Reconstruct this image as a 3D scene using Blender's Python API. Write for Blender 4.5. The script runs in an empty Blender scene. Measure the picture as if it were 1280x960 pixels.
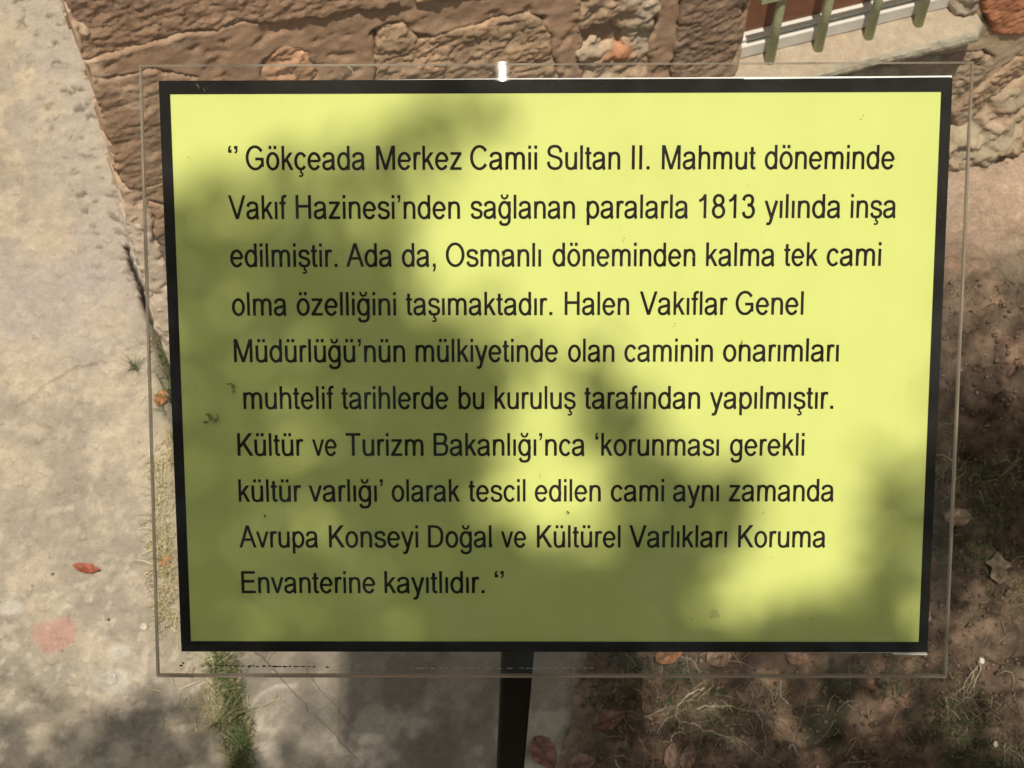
import bpy, math, random
import numpy as np
random.seed(7); rng = np.random.default_rng(7)
S = bpy.context.scene
COL = S.collection

# ------------------------------------------------------------------ camera, sky, sun, exposure
F, CX, CY, H, PIT = 2000.0, 640.0, 480.0, 1.75, math.radians(59)
cd = bpy.data.cameras.new('camera'); cam = bpy.data.objects.new('camera', cd); COL.objects.link(cam)
cam.location = (0, 0, H); cam.rotation_euler = (math.radians(90) - PIT, 0, 0)
cd.sensor_width = 36; cd.lens = 36*F/1280; cd.clip_start = .02; cd.clip_end = 500
cd.dof.use_dof = True; cd.dof.focus_distance = .74; cd.dof.aperture_fstop = 50
S.camera = cam
SUN = np.array([.03285, -.28614, .95754]); SUN /= np.linalg.norm(SUN)      # towards the sun
wd = bpy.data.worlds.new('World'); S.world = wd; wd.use_nodes = True
nt = wd.node_tree; bg = nt.nodes['Background']; sk = nt.nodes.new('ShaderNodeTexSky')
sk.sky_type = 'NISHITA'; sk.sun_disc = False
sk.sun_elevation = math.asin(SUN[2]); sk.sun_rotation = math.radians(173.5); sk.dust_density = 2.5
wb = nt.nodes.new('ShaderNodeVectorMath'); wb.operation = 'MULTIPLY'; wb.inputs[1].default_value = (1.04, 1.0, .74)      # the camera's white balance
nt.links.new(sk.outputs[0], wb.inputs[0]); nt.links.new(wb.outputs[0], bg.inputs[0]); bg.inputs[1].default_value = .115
ld = bpy.data.lights.new('sun', 'SUN'); ld.energy = 4.9; ld.angle = math.radians(.53); ld.color = (1, .925, .79)
lo = bpy.data.objects.new('sun', ld); COL.objects.link(lo)
from mathutils import Vector, Matrix
lo.rotation_euler = Vector(SUN).to_track_quat('Z', 'Y').to_euler(); lo.location = (0, -2, 6)
S.view_settings.view_transform = 'Standard'; S.view_settings.look = 'None'
S.view_settings.exposure = 0.0; S.view_settings.gamma = 1
S.cycles.transparent_max_bounces = 16; S.cycles.max_bounces = 8

# ------------------------------------------------------------------ geometry of the view (used to take measurements)
fw = np.array([0, math.cos(PIT), -math.sin(PIT)]); upv = np.array([0, math.sin(PIT), math.cos(PIT)])
CM = np.stack([np.array([1., 0, 0]), upv, -fw], 1); CP = np.array([0, 0, H])
def ray(x, y): return CM @ np.array([(x-CX)/F, -(y-CY)/F, -1.])
def G(x, y, z=0.):                       # point of the level z seen at pixel x, y of the photograph
    d = ray(x, y); return CP + d*(z-H)/d[2]
def plane_hit(x, y, p, n):
    d = ray(x, y); return CP + d*(((p-CP) @ n)/(d @ n))
WP0 = G(205, 440); WE = G(1235, 170)-WP0; WE /= np.linalg.norm(WE)
WN = np.array([WE[1], -WE[0], 0.]); WU = np.array([0, 0, 1.])
def W(x, y, o=0.):
    q = plane_hit(x, y, WP0+WN*o, WN); return ((q-WP0) @ WE, q[2])
def wpos(s, t, o): return WP0 + WE*s + WU*t + WN*o
SC = np.array([.01835, .36818, 1.14593])
SR = np.array([.99987, -.0, .0154]); SNn = np.array([-.01568393, -.65686762, .75384279]); SUu = np.array([-.00328123, .75396527, .65690608])
SR = np.cross(SUu, SNn); SR /= np.linalg.norm(SR)
def SG(x, y, o=0.):
    q = plane_hit(x, y, SC+SNn*o, SNn)-SC; return np.array([q @ SR, q @ SUu])
def spos(u, v, o): return SC + SR*u + SUu*v + SNn*o

# ------------------------------------------------------------------ numeric noise
def _h(ix, iy, seed):
    n = (ix.astype(np.int64)*374761393 + iy.astype(np.int64)*668265263 + seed*144665) & 0x7fffffff
    n = ((n ^ (n >> 13))*1274126177) & 0x7fffffff
    return ((n ^ (n >> 16)) & 0xffff)/65535.0
def perlin(x, y, seed=0):
    xi = np.floor(x); yi = np.floor(y); xf = x-xi; yf = y-yi
    u = xf*xf*xf*(xf*(xf*6-15)+10); v = yf*yf*yf*(yf*(yf*6-15)+10)
    def g(a, b):
        an = _h(xi+a, yi+b, seed)*2*np.pi
        return np.cos(an)*(xf-a)+np.sin(an)*(yf-b)
    return ((g(0, 0)*(1-u)+g(1, 0)*u)*(1-v)+(g(0, 1)*(1-u)+g(1, 1)*u)*v)*1.5
def fbm(x, y, seed=0, o=5, gain=.5):
    r = 0; a = 1
    for k in range(o): r = r+a*perlin(x*2**k+k*17.3, y*2**k+k*9.1, seed+k); a *= gain
    return r
def ridged(x, y, seed=0, o=4):
    r = 0; a = 1
    for k in range(o): r = r+a*(1-np.abs(perlin(x*2**k+k*7.7, y*2**k, seed+k))*2); a *= .5
    return r/1.9
def cells(x, y, seed=0):                 # distance to the nearest and second nearest scattered point
    xi = np.floor(x); yi = np.floor(y); d1 = np.full(np.shape(x), 9.); d2 = d1.copy(); idv = d1*0
    for a in (-1, 0, 1):
        for b in (-1, 0, 1):
            px = xi+a+_h(xi+a, yi+b, seed); py = yi+b+_h(xi+a, yi+b, seed+5)
            d = np.hypot(px-x, py-y); m = d < d1
            d2 = np.where(m, d1, np.minimum(d2, d)); idv = np.where(m, _h(xi+a, yi+b, seed+9), idv); d1 = np.where(m, d, d1)
    return d1, d2, idv
def sstep(a, b, x):
    t = np.clip((x-a)/(b-a), 0, 1); return t*t*(3-2*t)
def sdf(poly, X, Y):                     # > 0 inside
    P = np.array(poly, float); n = len(P); d = np.full(X.shape, 1e9); ins = np.zeros(X.shape, bool)
    for i in range(n):
        a = P[i]; b = P[(i+1) % n]; e = b-a; wx = X-a[0]; wy = Y-a[1]
        t = np.clip((wx*e[0]+wy*e[1])/(e @ e+1e-12), 0, 1)
        d = np.minimum(d, np.hypot(wx-e[0]*t, wy-e[1]*t))
        c = (a[1] > Y) != (b[1] > Y)
        xx = (b[0]-a[0])*(Y-a[1])/(b[1]-a[1]+1e-12)+a[0]
        ins ^= c & (X < xx)
    return np.where(ins, d, -d)
def linedist(pts, X, Y):
    d = np.full(np.shape(X), 1e9)
    for a, b in zip(pts[:-1], pts[1:]):
        a = np.array(a[:2]); b = np.array(b[:2]); e = b-a; wx = X-a[0]; wy = Y-a[1]
        t = np.clip((wx*e[0]+wy*e[1])/(e @ e+1e-12), 0, 1); d = np.minimum(d, np.hypot(wx-e[0]*t, wy-e[1]*t))
    return d
def lin(r, g, b):
    return np.array([((c/255+.055)/1.055)**2.4 if c > 10 else c/255/12.92 for c in (r, g, b)])

# ------------------------------------------------------------------ materials
def principled(name, rough=.9, color=(.5, .5, .5), attr=False, scale=300, bump=.3, var=.25, dist=.001, spec=.25, metal=0, trans=0, fleck=0, fscale=90):
    m = bpy.data.materials.new(name); m.use_nodes = True; n = m.node_tree; L = n.links
    p = n.nodes['Principled BSDF']; p.inputs['Roughness'].default_value = rough
    p.inputs['Specular IOR Level'].default_value = spec; p.inputs['Metallic'].default_value = metal
    tc = n.nodes.new('ShaderNodeTexCoord')
    nz = n.nodes.new('ShaderNodeTexNoise'); nz.inputs['Scale'].default_value = scale; nz.inputs['Detail'].default_value = 6; nz.inputs['Roughness'].default_value = .65
    L.new(tc.outputs['Object'], nz.inputs['Vector'])
    mr = n.nodes.new('ShaderNodeMapRange'); mr.inputs[1].default_value = .3; mr.inputs[2].default_value = .7
    mr.inputs[3].default_value = 1-var; mr.inputs[4].default_value = 1+var; L.new(nz.outputs['Fac'], mr.inputs[0])
    mx = n.nodes.new('ShaderNodeVectorMath'); mx.operation = 'SCALE'
    if attr:
        at = n.nodes.new('ShaderNodeAttribute'); at.attribute_name = 'Col'; L.new(at.outputs['Color'], mx.inputs[0])
    else: mx.inputs[0].default_value = color
    if fleck:                                      # sharper grains and stains on top of the soft variation
        nf = n.nodes.new('ShaderNodeTexNoise'); nf.inputs['Scale'].default_value = fscale; nf.inputs['Detail'].default_value = 9; nf.inputs['Roughness'].default_value = .75; nf.inputs['Distortion'].default_value = .6
        L.new(tc.outputs['Object'], nf.inputs['Vector']); mf = n.nodes.new('ShaderNodeMapRange'); mf.inputs[1].default_value = .40; mf.inputs[2].default_value = .62; mf.inputs[3].default_value = 1-fleck; mf.inputs[4].default_value = 1+fleck
        L.new(nf.outputs['Fac'], mf.inputs[0]); mm = n.nodes.new('ShaderNodeMath'); mm.operation = 'MULTIPLY'; L.new(mr.outputs[0], mm.inputs[0]); L.new(mf.outputs[0], mm.inputs[1])
        vo = n.nodes.new('ShaderNodeTexVoronoi'); vo.inputs['Scale'].default_value = fscale*1.7; L.new(tc.outputs['Object'], vo.inputs['Vector'])
        vr = n.nodes.new('ShaderNodeMapRange'); vr.inputs[1].default_value = .05; vr.inputs[2].default_value = .16; vr.inputs[3].default_value = 1-fleck*1.6; vr.inputs[4].default_value = 1; L.new(vo.outputs['Distance'], vr.inputs[0])
        m2 = n.nodes.new('ShaderNodeMath'); m2.operation = 'MULTIPLY'; L.new(mm.outputs[0], m2.inputs[0]); L.new(vr.outputs[0], m2.inputs[1]); mr = m2
    L.new(mr.outputs[0], mx.inputs['Scale']); L.new(mx.outputs[0], p.inputs['Base Color'])
    if bump:
        b = n.nodes.new('ShaderNodeBump'); b.inputs['Strength'].default_value = bump; b.inputs['Distance'].default_value = dist
        L.new(nz.outputs['Fac'], b.inputs['Height']); L.new(b.outputs[0], p.inputs['Normal'])
    if trans:
        tl = n.nodes.new('ShaderNodeBsdfTranslucent'); ms = n.nodes.new('ShaderNodeMixShader'); ms.inputs[0].default_value = trans
        L.new(mx.outputs[0], tl.inputs[0]); L.new(p.outputs[0], ms.inputs[1]); L.new(tl.outputs[0], ms.inputs[2])
        L.new(ms.outputs[0], n.nodes['Material Output'].inputs[0])
    return m
M_STONE = principled('sandstone', attr=True, scale=330, bump=.6, var=.2, dist=.0012, fleck=.10, fscale=120)
M_MORTAR = principled('mortar', attr=True, scale=320, bump=.55, var=.14, dist=.001, fleck=.07, fscale=90)
M_CONC = principled('concrete', attr=True, scale=420, bump=.6, var=.16, dist=.001, fleck=.10, fscale=75)
M_SOIL = principled('soil', attr=True, scale=380, bump=.8, var=.27, dist=.0018, fleck=.17, fscale=110)
M_GRASS = principled('grass_blade', attr=True, rough=.6, scale=60, bump=0, var=.2, trans=.3)
M_STRAW = principled('dry_straw', attr=True, rough=.7, scale=300, bump=.3, var=.3)
M_LITTER = principled('dead_leaf', attr=True, rough=.6, scale=180, bump=.5, var=.3, trans=.15)
M_WHITE = principled('white_paint', rough=.6, color=(.54, .51, .47), scale=90, bump=.15, var=.08)
M_BROWN = principled('brown_board', rough=.6, color=(.19, .085, .05), scale=60, bump=.2, var=.2)
M_BAR = principled('olive_enamel', rough=.5, color=(.35, .37, .215), scale=220, bump=.25, var=.22, spec=.4)
M_BLACK = principled('black_print', rough=.75, color=(.004, .0035, .004), scale=90, bump=0, var=.3, spec=.15)
M_INK = principled('black_ink', rough=.9, color=(.006, .004, .003), scale=500, bump=0, var=.3, spec=.15)
M_POLE = principled('black_steel', rough=.7, color=(.0035, .0035, .003), scale=300, bump=.2, var=.3, spec=.08)
M_PAPERW = principled('white_board', rough=.6, color=(.8, .8, .82), scale=90, bump=0, var=.05)
M_DIRTM = principled('grime', rough=.9, color=(.17, .175, .055), scale=900, bump=.4, var=.6)
M_LEAF = principled('tree_leaf', rough=.5, color=(.055, .085, .022), scale=25, bump=0, var=.35, trans=.3)
M_BARK = principled('bark', rough=.9, color=(.11, .085, .06), scale=45, bump=.9, var=.4, dist=.01)
# yellow print: faint vertical banding of the printer, a little unevenness
M_YEL = bpy.data.materials.new('yellow_print'); M_YEL.use_nodes = True; n = M_YEL.node_tree; L = n.links; p = n.nodes['Principled BSDF']
p.inputs['Roughness'].default_value = .6; p.inputs['Specular IOR Level'].default_value = .2
tc = n.nodes.new('ShaderNodeTexCoord'); mp = n.nodes.new('ShaderNodeMapping'); mp.inputs['Scale'].default_value = (90, 6, 1)
nz = n.nodes.new('ShaderNodeTexNoise'); nz.inputs['Scale'].default_value = 1.; nz.inputs['Detail'].default_value = 3
n2 = n.nodes.new('ShaderNodeTexNoise'); n2.inputs['Scale'].default_value = 28; n2.inputs['Detail'].default_value = 5
L.new(tc.outputs['Object'], mp.inputs[0]); L.new(mp.outputs[0], nz.inputs['Vector']); L.new(tc.outputs['Object'], n2.inputs['Vector'])
ad = n.nodes.new('ShaderNodeMath'); ad.operation = 'ADD'; L.new(nz.outputs['Fac'], ad.inputs[0]); L.new(n2.outputs['Fac'], ad.inputs[1])
cr = n.nodes.new('ShaderNodeValToRGB'); cr.color_ramp.elements[0].position = .35; cr.color_ramp.elements[1].position = .65
YEL = (.532, .583, .19)
cr.color_ramp.elements[0].color = (YEL[0]*.965, YEL[1]*.96, YEL[2]*.92, 1); cr.color_ramp.elements[1].color = (*YEL, 1)
hf = n.nodes.new('ShaderNodeMath'); hf.operation = 'MULTIPLY'; hf.inputs[1].default_value = .5; L.new(ad.outputs[0], hf.inputs[0])
n3 = n.nodes.new('ShaderNodeTexNoise'); n3.inputs['Scale'].default_value = 9; n3.inputs['Detail'].default_value = 8; n3.inputs['Roughness'].default_value = .7; L.new(tc.outputs['Object'], n3.inputs['Vector'])
m3 = n.nodes.new('ShaderNodeMapRange'); m3.inputs[1].default_value = .55; m3.inputs[2].default_value = .8; m3.inputs[3].default_value = 0; m3.inputs[4].default_value = .35; L.new(n3.outputs['Fac'], m3.inputs[0])
x3 = n.nodes.new('ShaderNodeMix'); x3.data_type = 'RGBA'; x3.inputs['B'].default_value = (.42, .42, .15, 1); L.new(m3.outputs[0], x3.inputs['Factor'])
L.new(hf.outputs[0], cr.inputs[0]); L.new(cr.outputs[0], x3.inputs['A']); L.new(x3.outputs['Result'], p.inputs['Base Color'])
def acrylic(name, veil, col, rough=.06, gloss=1.0):
    m = bpy.data.materials.new(name); m.use_nodes = True; n = m.node_tree; n.nodes.clear(); L = n.links
    out = n.nodes.new('ShaderNodeOutputMaterial'); tr = n.nodes.new('ShaderNodeBsdfTransparent'); df = n.nodes.new('ShaderNodeBsdfDiffuse')
    gl = n.nodes.new('ShaderNodeBsdfGlossy'); gl.inputs['Roughness'].default_value = rough
    fr = n.nodes.new('ShaderNodeFresnel'); fr.inputs[0].default_value = 1.45
    tc = n.nodes.new('ShaderNodeTexCoord'); nz = n.nodes.new('ShaderNodeTexNoise'); nz.inputs['Scale'].default_value = 35; nz.inputs['Detail'].default_value = 6
    L.new(tc.outputs['Object'], nz.inputs['Vector'])
    mr = n.nodes.new('ShaderNodeMapRange'); mr.inputs[1].default_value = .3; mr.inputs[2].default_value = .75; mr.inputs[3].default_value = veil*.5; mr.inputs[4].default_value = veil*1.7
    L.new(nz.outputs['Fac'], mr.inputs[0])
    df.inputs[0].default_value = (*col, 1); tr.inputs[0].default_value = (.985, .985, .975, 1)
    a = n.nodes.new('ShaderNodeMixShader'); L.new(mr.outputs[0], a.inputs[0]); L.new(tr.outputs[0], a.inputs[1]); L.new(df.outputs[0], a.inputs[2])
    b = n.nodes.new('ShaderNodeMixShader'); mu = n.nodes.new('ShaderNodeMath'); mu.operation = 'MULTIPLY'; mu.inputs[1].default_value = gloss
    L.new(fr.outputs[0], mu.inputs[0]); L.new(mu.outputs[0], b.inputs[0]); L.new(a.outputs[0], b.inputs[1]); L.new(gl.outputs[0], b.inputs[2])
    L.new(b.outputs[0], out.inputs[0]); return m
M_ACR = acrylic('acrylic', .006, (.62, .56, .48), gloss=.5)
M_EDGE = acrylic('acrylic_edge', .55, (.30, .25, .19), .3)
M_GLASS = acrylic('window_glass', .02, (.5, .5, .5), .02)
M_GLINT = bpy.data.materials.new('added_glint'); M_GLINT.use_nodes = True; n = M_GLINT.node_tree; n.nodes.clear()  # for the added sliver that stands in for the acrylic's glint
o_ = n.nodes.new('ShaderNodeOutputMaterial'); t_ = n.nodes.new('ShaderNodeBsdfTransparent'); g_ = n.nodes.new('ShaderNodeBsdfGlossy'); g_.inputs['Roughness'].default_value = .16
m_ = n.nodes.new('ShaderNodeMixShader'); m_.inputs[0].default_value = .04
n.links.new(t_.outputs[0], m_.inputs[1]); n.links.new(g_.outputs[0], m_.inputs[2]); n.links.new(m_.outputs[0], o_.inputs[0])

# ------------------------------------------------------------------ object helpers
def tag(o, label=None, cat=None, group=None, kind=None):
    if label: o['label'] = label
    if cat: o['category'] = cat
    if group: o['group'] = group
    if kind: o['kind'] = kind
    return o
def empty(name, loc, label, cat, group=None):
    o = bpy.data.objects.new(name, None); COL.objects.link(o); o.location = loc; o.empty_display_size = .05
    return tag(o, label, cat, group)
def mesh(name, V, Fc, mat, parent=None, col=None, smooth=False, loc=None, mats=None, mi=None):
    V = np.asarray(V, float); base = np.zeros(3) if parent is None else np.array(parent.matrix_basis.translation)
    if parent is not None and parent.parent is not None: base = base+np.array(parent.parent.matrix_basis.translation)
    L0 = np.array(loc, float) if loc is not None else (V.min(0)+V.max(0))/2
    if parent is None and loc is None: L0[2] = V[:, 2].min()
    me = bpy.data.meshes.new(name)
    if isinstance(Fc, np.ndarray):
        k = Fc.shape[1]; me.vertices.add(len(V)); me.vertices.foreach_set('co', (V-L0).astype(np.float32).ravel())
        me.loops.add(Fc.size); me.loops.foreach_set('vertex_index', Fc.astype(np.int32).ravel())
        me.polygons.add(len(Fc)); me.polygons.foreach_set('loop_start', np.arange(0, Fc.size, k, dtype=np.int32))
        me.polygons.foreach_set('loop_total', np.full(len(Fc), k, np.int32)); me.update(calc_edges=True)
    else: me.from_pydata([tuple(v) for v in (V-L0)], [], Fc)
    if col is not None:
        at = me.color_attributes.new('Col', 'FLOAT_COLOR', 'POINT'); c4 = np.ones((len(V), 4), np.float32); c4[:, :3] = np.clip(col, .002, .95)
        at.data.foreach_set('color', c4.ravel())
    for mm in (mats or [mat]): me.materials.append(mm)
    if mi is not None: me.polygons.foreach_set('material_index', np.asarray(mi, np.int32))
    if smooth: me.polygons.foreach_set('use_smooth', np.ones(len(me.polygons), bool))
    me.validate(); o = bpy.data.objects.new(name, me); COL.objects.link(o)
    if parent is not None: o.parent = parent
    o.location = L0-base
    return o
def gridfaces(nu, nv, keep=None):
    i = np.arange(nu*nv).reshape(nu, nv); q = np.stack([i[:-1, :-1], i[1:, :-1], i[1:, 1:], i[:-1, 1:]], -1).reshape(-1, 4)
    if keep is not None:
        q = q[keep.ravel()[q].all(1)]
    return q
def compact(V, q, C=None):
    u, inv = np.unique(q.ravel(), return_inverse=True); return V[u], inv.reshape(q.shape), (None if C is None else C[u])
def boxes(name, bl, mat, parent=None, frame=None, bev=0, **k):
    V = []; Fc = []
    for (a, b) in bl:
        a = np.array(a, float); b = np.array(b, float); n0 = len(V)
        for z in (a[2], b[2]):
            for (x, y) in ((a[0], a[1]), (b[0], a[1]), (b[0], b[1]), (a[0], b[1])): V.append(frame(x, y, z) if frame else (x, y, z))
        for f in ((3, 2, 1, 0), (4, 5, 6, 7), (0, 1, 5, 4), (1, 2, 6, 5), (2, 3, 7, 6), (3, 0, 4, 7)): Fc.append([n0+i for i in f])
    o = mesh(name, V, Fc, mat, parent, **k)
    if bev:
        md = o.modifiers.new('bevel', 'BEVEL'); md.width = bev; md.segments = 2
    return o
def tube_geo(pts, rad, seg=6):
    P = np.array(pts, float); n = len(P); R = np.broadcast_to(np.array(rad, float), (n,)) if np.ndim(rad) else np.full(n, rad)
    T = np.gradient(P, axis=0); T /= np.linalg.norm(T, axis=1)[:, None]+1e-12
    a = np.array([0, 0, 1.]) if abs(T[0, 2]) < .9 else np.array([1., 0, 0]); V = []; N = np.cross(T[0], a); N /= np.linalg.norm(N)
    for i in range(n):
        N = N-T[i]*(N @ T[i]); N /= np.linalg.norm(N)+1e-12; B = np.cross(T[i], N)
        for k in range(seg):
            w = 2*np.pi*k/seg; V.append(P[i]+R[i]*(np.cos(w)*N+np.sin(w)*B))
    Fc = [[i*seg+k, i*seg+(k+1) % seg, (i+1)*seg+(k+1) % seg, (i+1)*seg+k] for i in range(n-1) for k in range(seg)]
    Fc.append([k for k in range(seg)][::-1]); Fc.append([(n-1)*seg+k for k in range(seg)])
    return V, Fc
def spline(pts, k=6):
    P = np.array(pts, float); Q = np.vstack([2*P[0]-P[1], P, 2*P[-1]-P[-2]]); out = []
    for i in range(1, len(Q)-2):
        for t in np.arange(k)/k:
            a, b, c, d = Q[i-1], Q[i], Q[i+1], Q[i+2]
            out.append(.5*((2*b)+(c-a)*t+(2*a-5*b+4*c-d)*t*t+(3*b-a-3*c+d)*t**3))
    out.append(P[-1]); return np.array(out)

# ------------------------------------------------------------------ ground
JOINT = [(205, 440), (222, 560), (240, 700), (262, 800), (278, 880), (292, 985)]     # grass joint, left lip
PAVE_EDGE = [G(*p)[:2] for p in JOINT]
SLAB_R = [(650, 480), (700, 640), (742, 800), (722, 880), (690, 985)]
ROOTZONE = sdf
def dirt_h(X, Y):
    m = sstep(1.42, 1.15, Y+.05*fbm(X*5, Y*5, 3))*sstep(.02, .12, X)             # soft loose soil to the lower right
    c1, c2, _ = cells(X*22+fbm(X*9, Y*9, 2, 3)*.6, Y*22, 4)
    c3, c4, id3 = cells(X*48+fbm(X*20, Y*20, 6, 3), Y*48, 7)
    h = .006*fbm(X*3, Y*3, 11) + m*(.012*fbm(X*7, Y*7, 5, 5) + .007*sstep(.25, 0, c2-c1)*-1 + .007*fbm(X*30, Y*30, 8, 5, .62)+ .007*(1-c1)+sstep(.3, .8, id3)*.007*(1-c3**2*1.3))
    h += (1-m)*(.0018*fbm(X*30, Y*30, 9, 4))
    gp = linedist([WP0-WN*.30, WP0+WE*.004-WN*-.002, G(222, 520)], X, Y); h = h-.035*sstep(.022, .008, gp)
    far = sstep(3, 12, np.hypot(X, Y)); return h*(1-far)-.012+.008*m
def nonuni(lo, hi, step, out):
    a = list(np.arange(lo, hi+step/2, step)); s = step
    l = [lo]; r = [hi]
    while r[-1] < out: s *= 1.09; r.append(r[-1]+s); l.append(l[-1]-s)
    return np.array(l[:0:-1]+a+r[1:])
xs = nonuni(-.35, .85, .004, 90); ys = nonuni(.45, 1.75, .004, 90)
X, Y = np.meshgrid(xs, ys, indexing='ij'); Z = dirt_h(X, Y)
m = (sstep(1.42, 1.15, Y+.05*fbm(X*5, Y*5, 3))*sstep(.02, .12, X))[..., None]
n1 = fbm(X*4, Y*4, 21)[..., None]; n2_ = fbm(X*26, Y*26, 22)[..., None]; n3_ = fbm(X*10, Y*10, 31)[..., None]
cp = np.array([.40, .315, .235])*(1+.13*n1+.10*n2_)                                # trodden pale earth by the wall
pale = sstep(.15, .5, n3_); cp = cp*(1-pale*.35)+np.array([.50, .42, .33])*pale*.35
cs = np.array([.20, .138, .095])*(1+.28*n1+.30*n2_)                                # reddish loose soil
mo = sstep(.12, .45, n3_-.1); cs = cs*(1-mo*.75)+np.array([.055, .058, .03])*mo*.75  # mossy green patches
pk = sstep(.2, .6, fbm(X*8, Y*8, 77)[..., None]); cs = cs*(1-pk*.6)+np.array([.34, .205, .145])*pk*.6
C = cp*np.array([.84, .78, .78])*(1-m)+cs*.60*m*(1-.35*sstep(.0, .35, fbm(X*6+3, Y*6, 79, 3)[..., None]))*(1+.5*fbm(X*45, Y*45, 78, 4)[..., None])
gpd = linedist([WP0-WN*.30, WP0+WE*.004-WN*-.002, G(222, 520)], X, Y)[..., None]; k = sstep(.02, .012, gpd); C = C*(1-k)+np.array([.028, .02, .014])*k
V = np.stack([X, Y, Z], -1).reshape(-1, 3)
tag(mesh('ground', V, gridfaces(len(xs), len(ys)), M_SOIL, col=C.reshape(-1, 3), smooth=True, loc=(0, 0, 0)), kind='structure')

def plate(name, poly, top, color_fn, h_fn, xs, ys, edge_n=.004, seed=1):
    X, Y = np.meshgrid(xs, ys, indexing='ij')
    d = sdf(poly, X, Y)+edge_n*fbm(X*25, Y*25, seed, 4)
    Z = top+h_fn(X, Y, d); Z = np.where(d < 0, top-.05, Z-.006*sstep(.012, 0, d))
    keep = d > -.006; C = color_fn(X, Y, d)
    V = np.stack([X, Y, Z], -1).reshape(-1, 3); V, q, C = compact(V, gridfaces(*X.shape, keep), C.reshape(-1, 3))
    return tag(mesh(name, V, q, M_CONC, col=C*.635, smooth=True, loc=(0, 0, 0)), kind='structure')
# left pavement of patched concrete
smear = [G(*p) for p in [(25, -60), (70, 30), (98, 110), (120, 190), (150, 270), (160, 310)]]
crackl = [G(*p) for p in [(-30, 540), (25, 503), (60, 478), (95, 458), (150, 438), (200, 420)]]
crack2 = [G(*p) for p in [(-20, 262), (20, 262), (60, 250), (110, 240)]]
pink = G(70, 790)
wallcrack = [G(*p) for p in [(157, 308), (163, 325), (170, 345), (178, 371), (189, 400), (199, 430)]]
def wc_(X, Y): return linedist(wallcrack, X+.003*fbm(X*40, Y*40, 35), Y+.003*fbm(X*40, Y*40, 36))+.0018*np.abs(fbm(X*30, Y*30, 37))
def h_pave(X, Y, d):
    r = .0016*fbm(X*14, Y*14, 41, 5)+.0009*ridged(X*45, Y*45, 42)*sstep(-.1, .3, fbm(X*3.5, Y*3.5, 43))
    pit = fbm(X*55, Y*60, 44, 4, .6); r -= .004*sstep(.55, .8, pit)+.003*sstep(.3, .7, fbm(X*9, Y*9, 57))*np.abs(fbm(X*70, Y*70, 39, 3))
    ds = linedist(smear, X, Y); r += .006*sstep(.09, .0, ds+.02*fbm(X*18, Y*18, 46))+.002*fbm(X*45, Y*45, 47, 4)*sstep(.1, .03, ds)
    pp = fbm(X*42+3, Y*58, 48, 5, .6); r -= .007*sstep(.45, .62, pp)*sstep(.075, .03, ds)
    wx_ = .006*fbm(X*25, Y*25, 45, 5); wy_ = .006*fbm(X*25+9, Y*25, 46, 5)
    r -= .006*sstep(.0026, .0006, linedist(crackl, X+wx_, Y+wy_)+.004*np.abs(fbm(X*16, Y*16, 49)))+.004*sstep(.0024, .0006, linedist(crack2, X+wx_, Y+wy_)+.003*np.abs(fbm(X*20, Y*20, 50)))
    return r-.014*sstep(.0045, .0015, wc_(X, Y))
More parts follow.
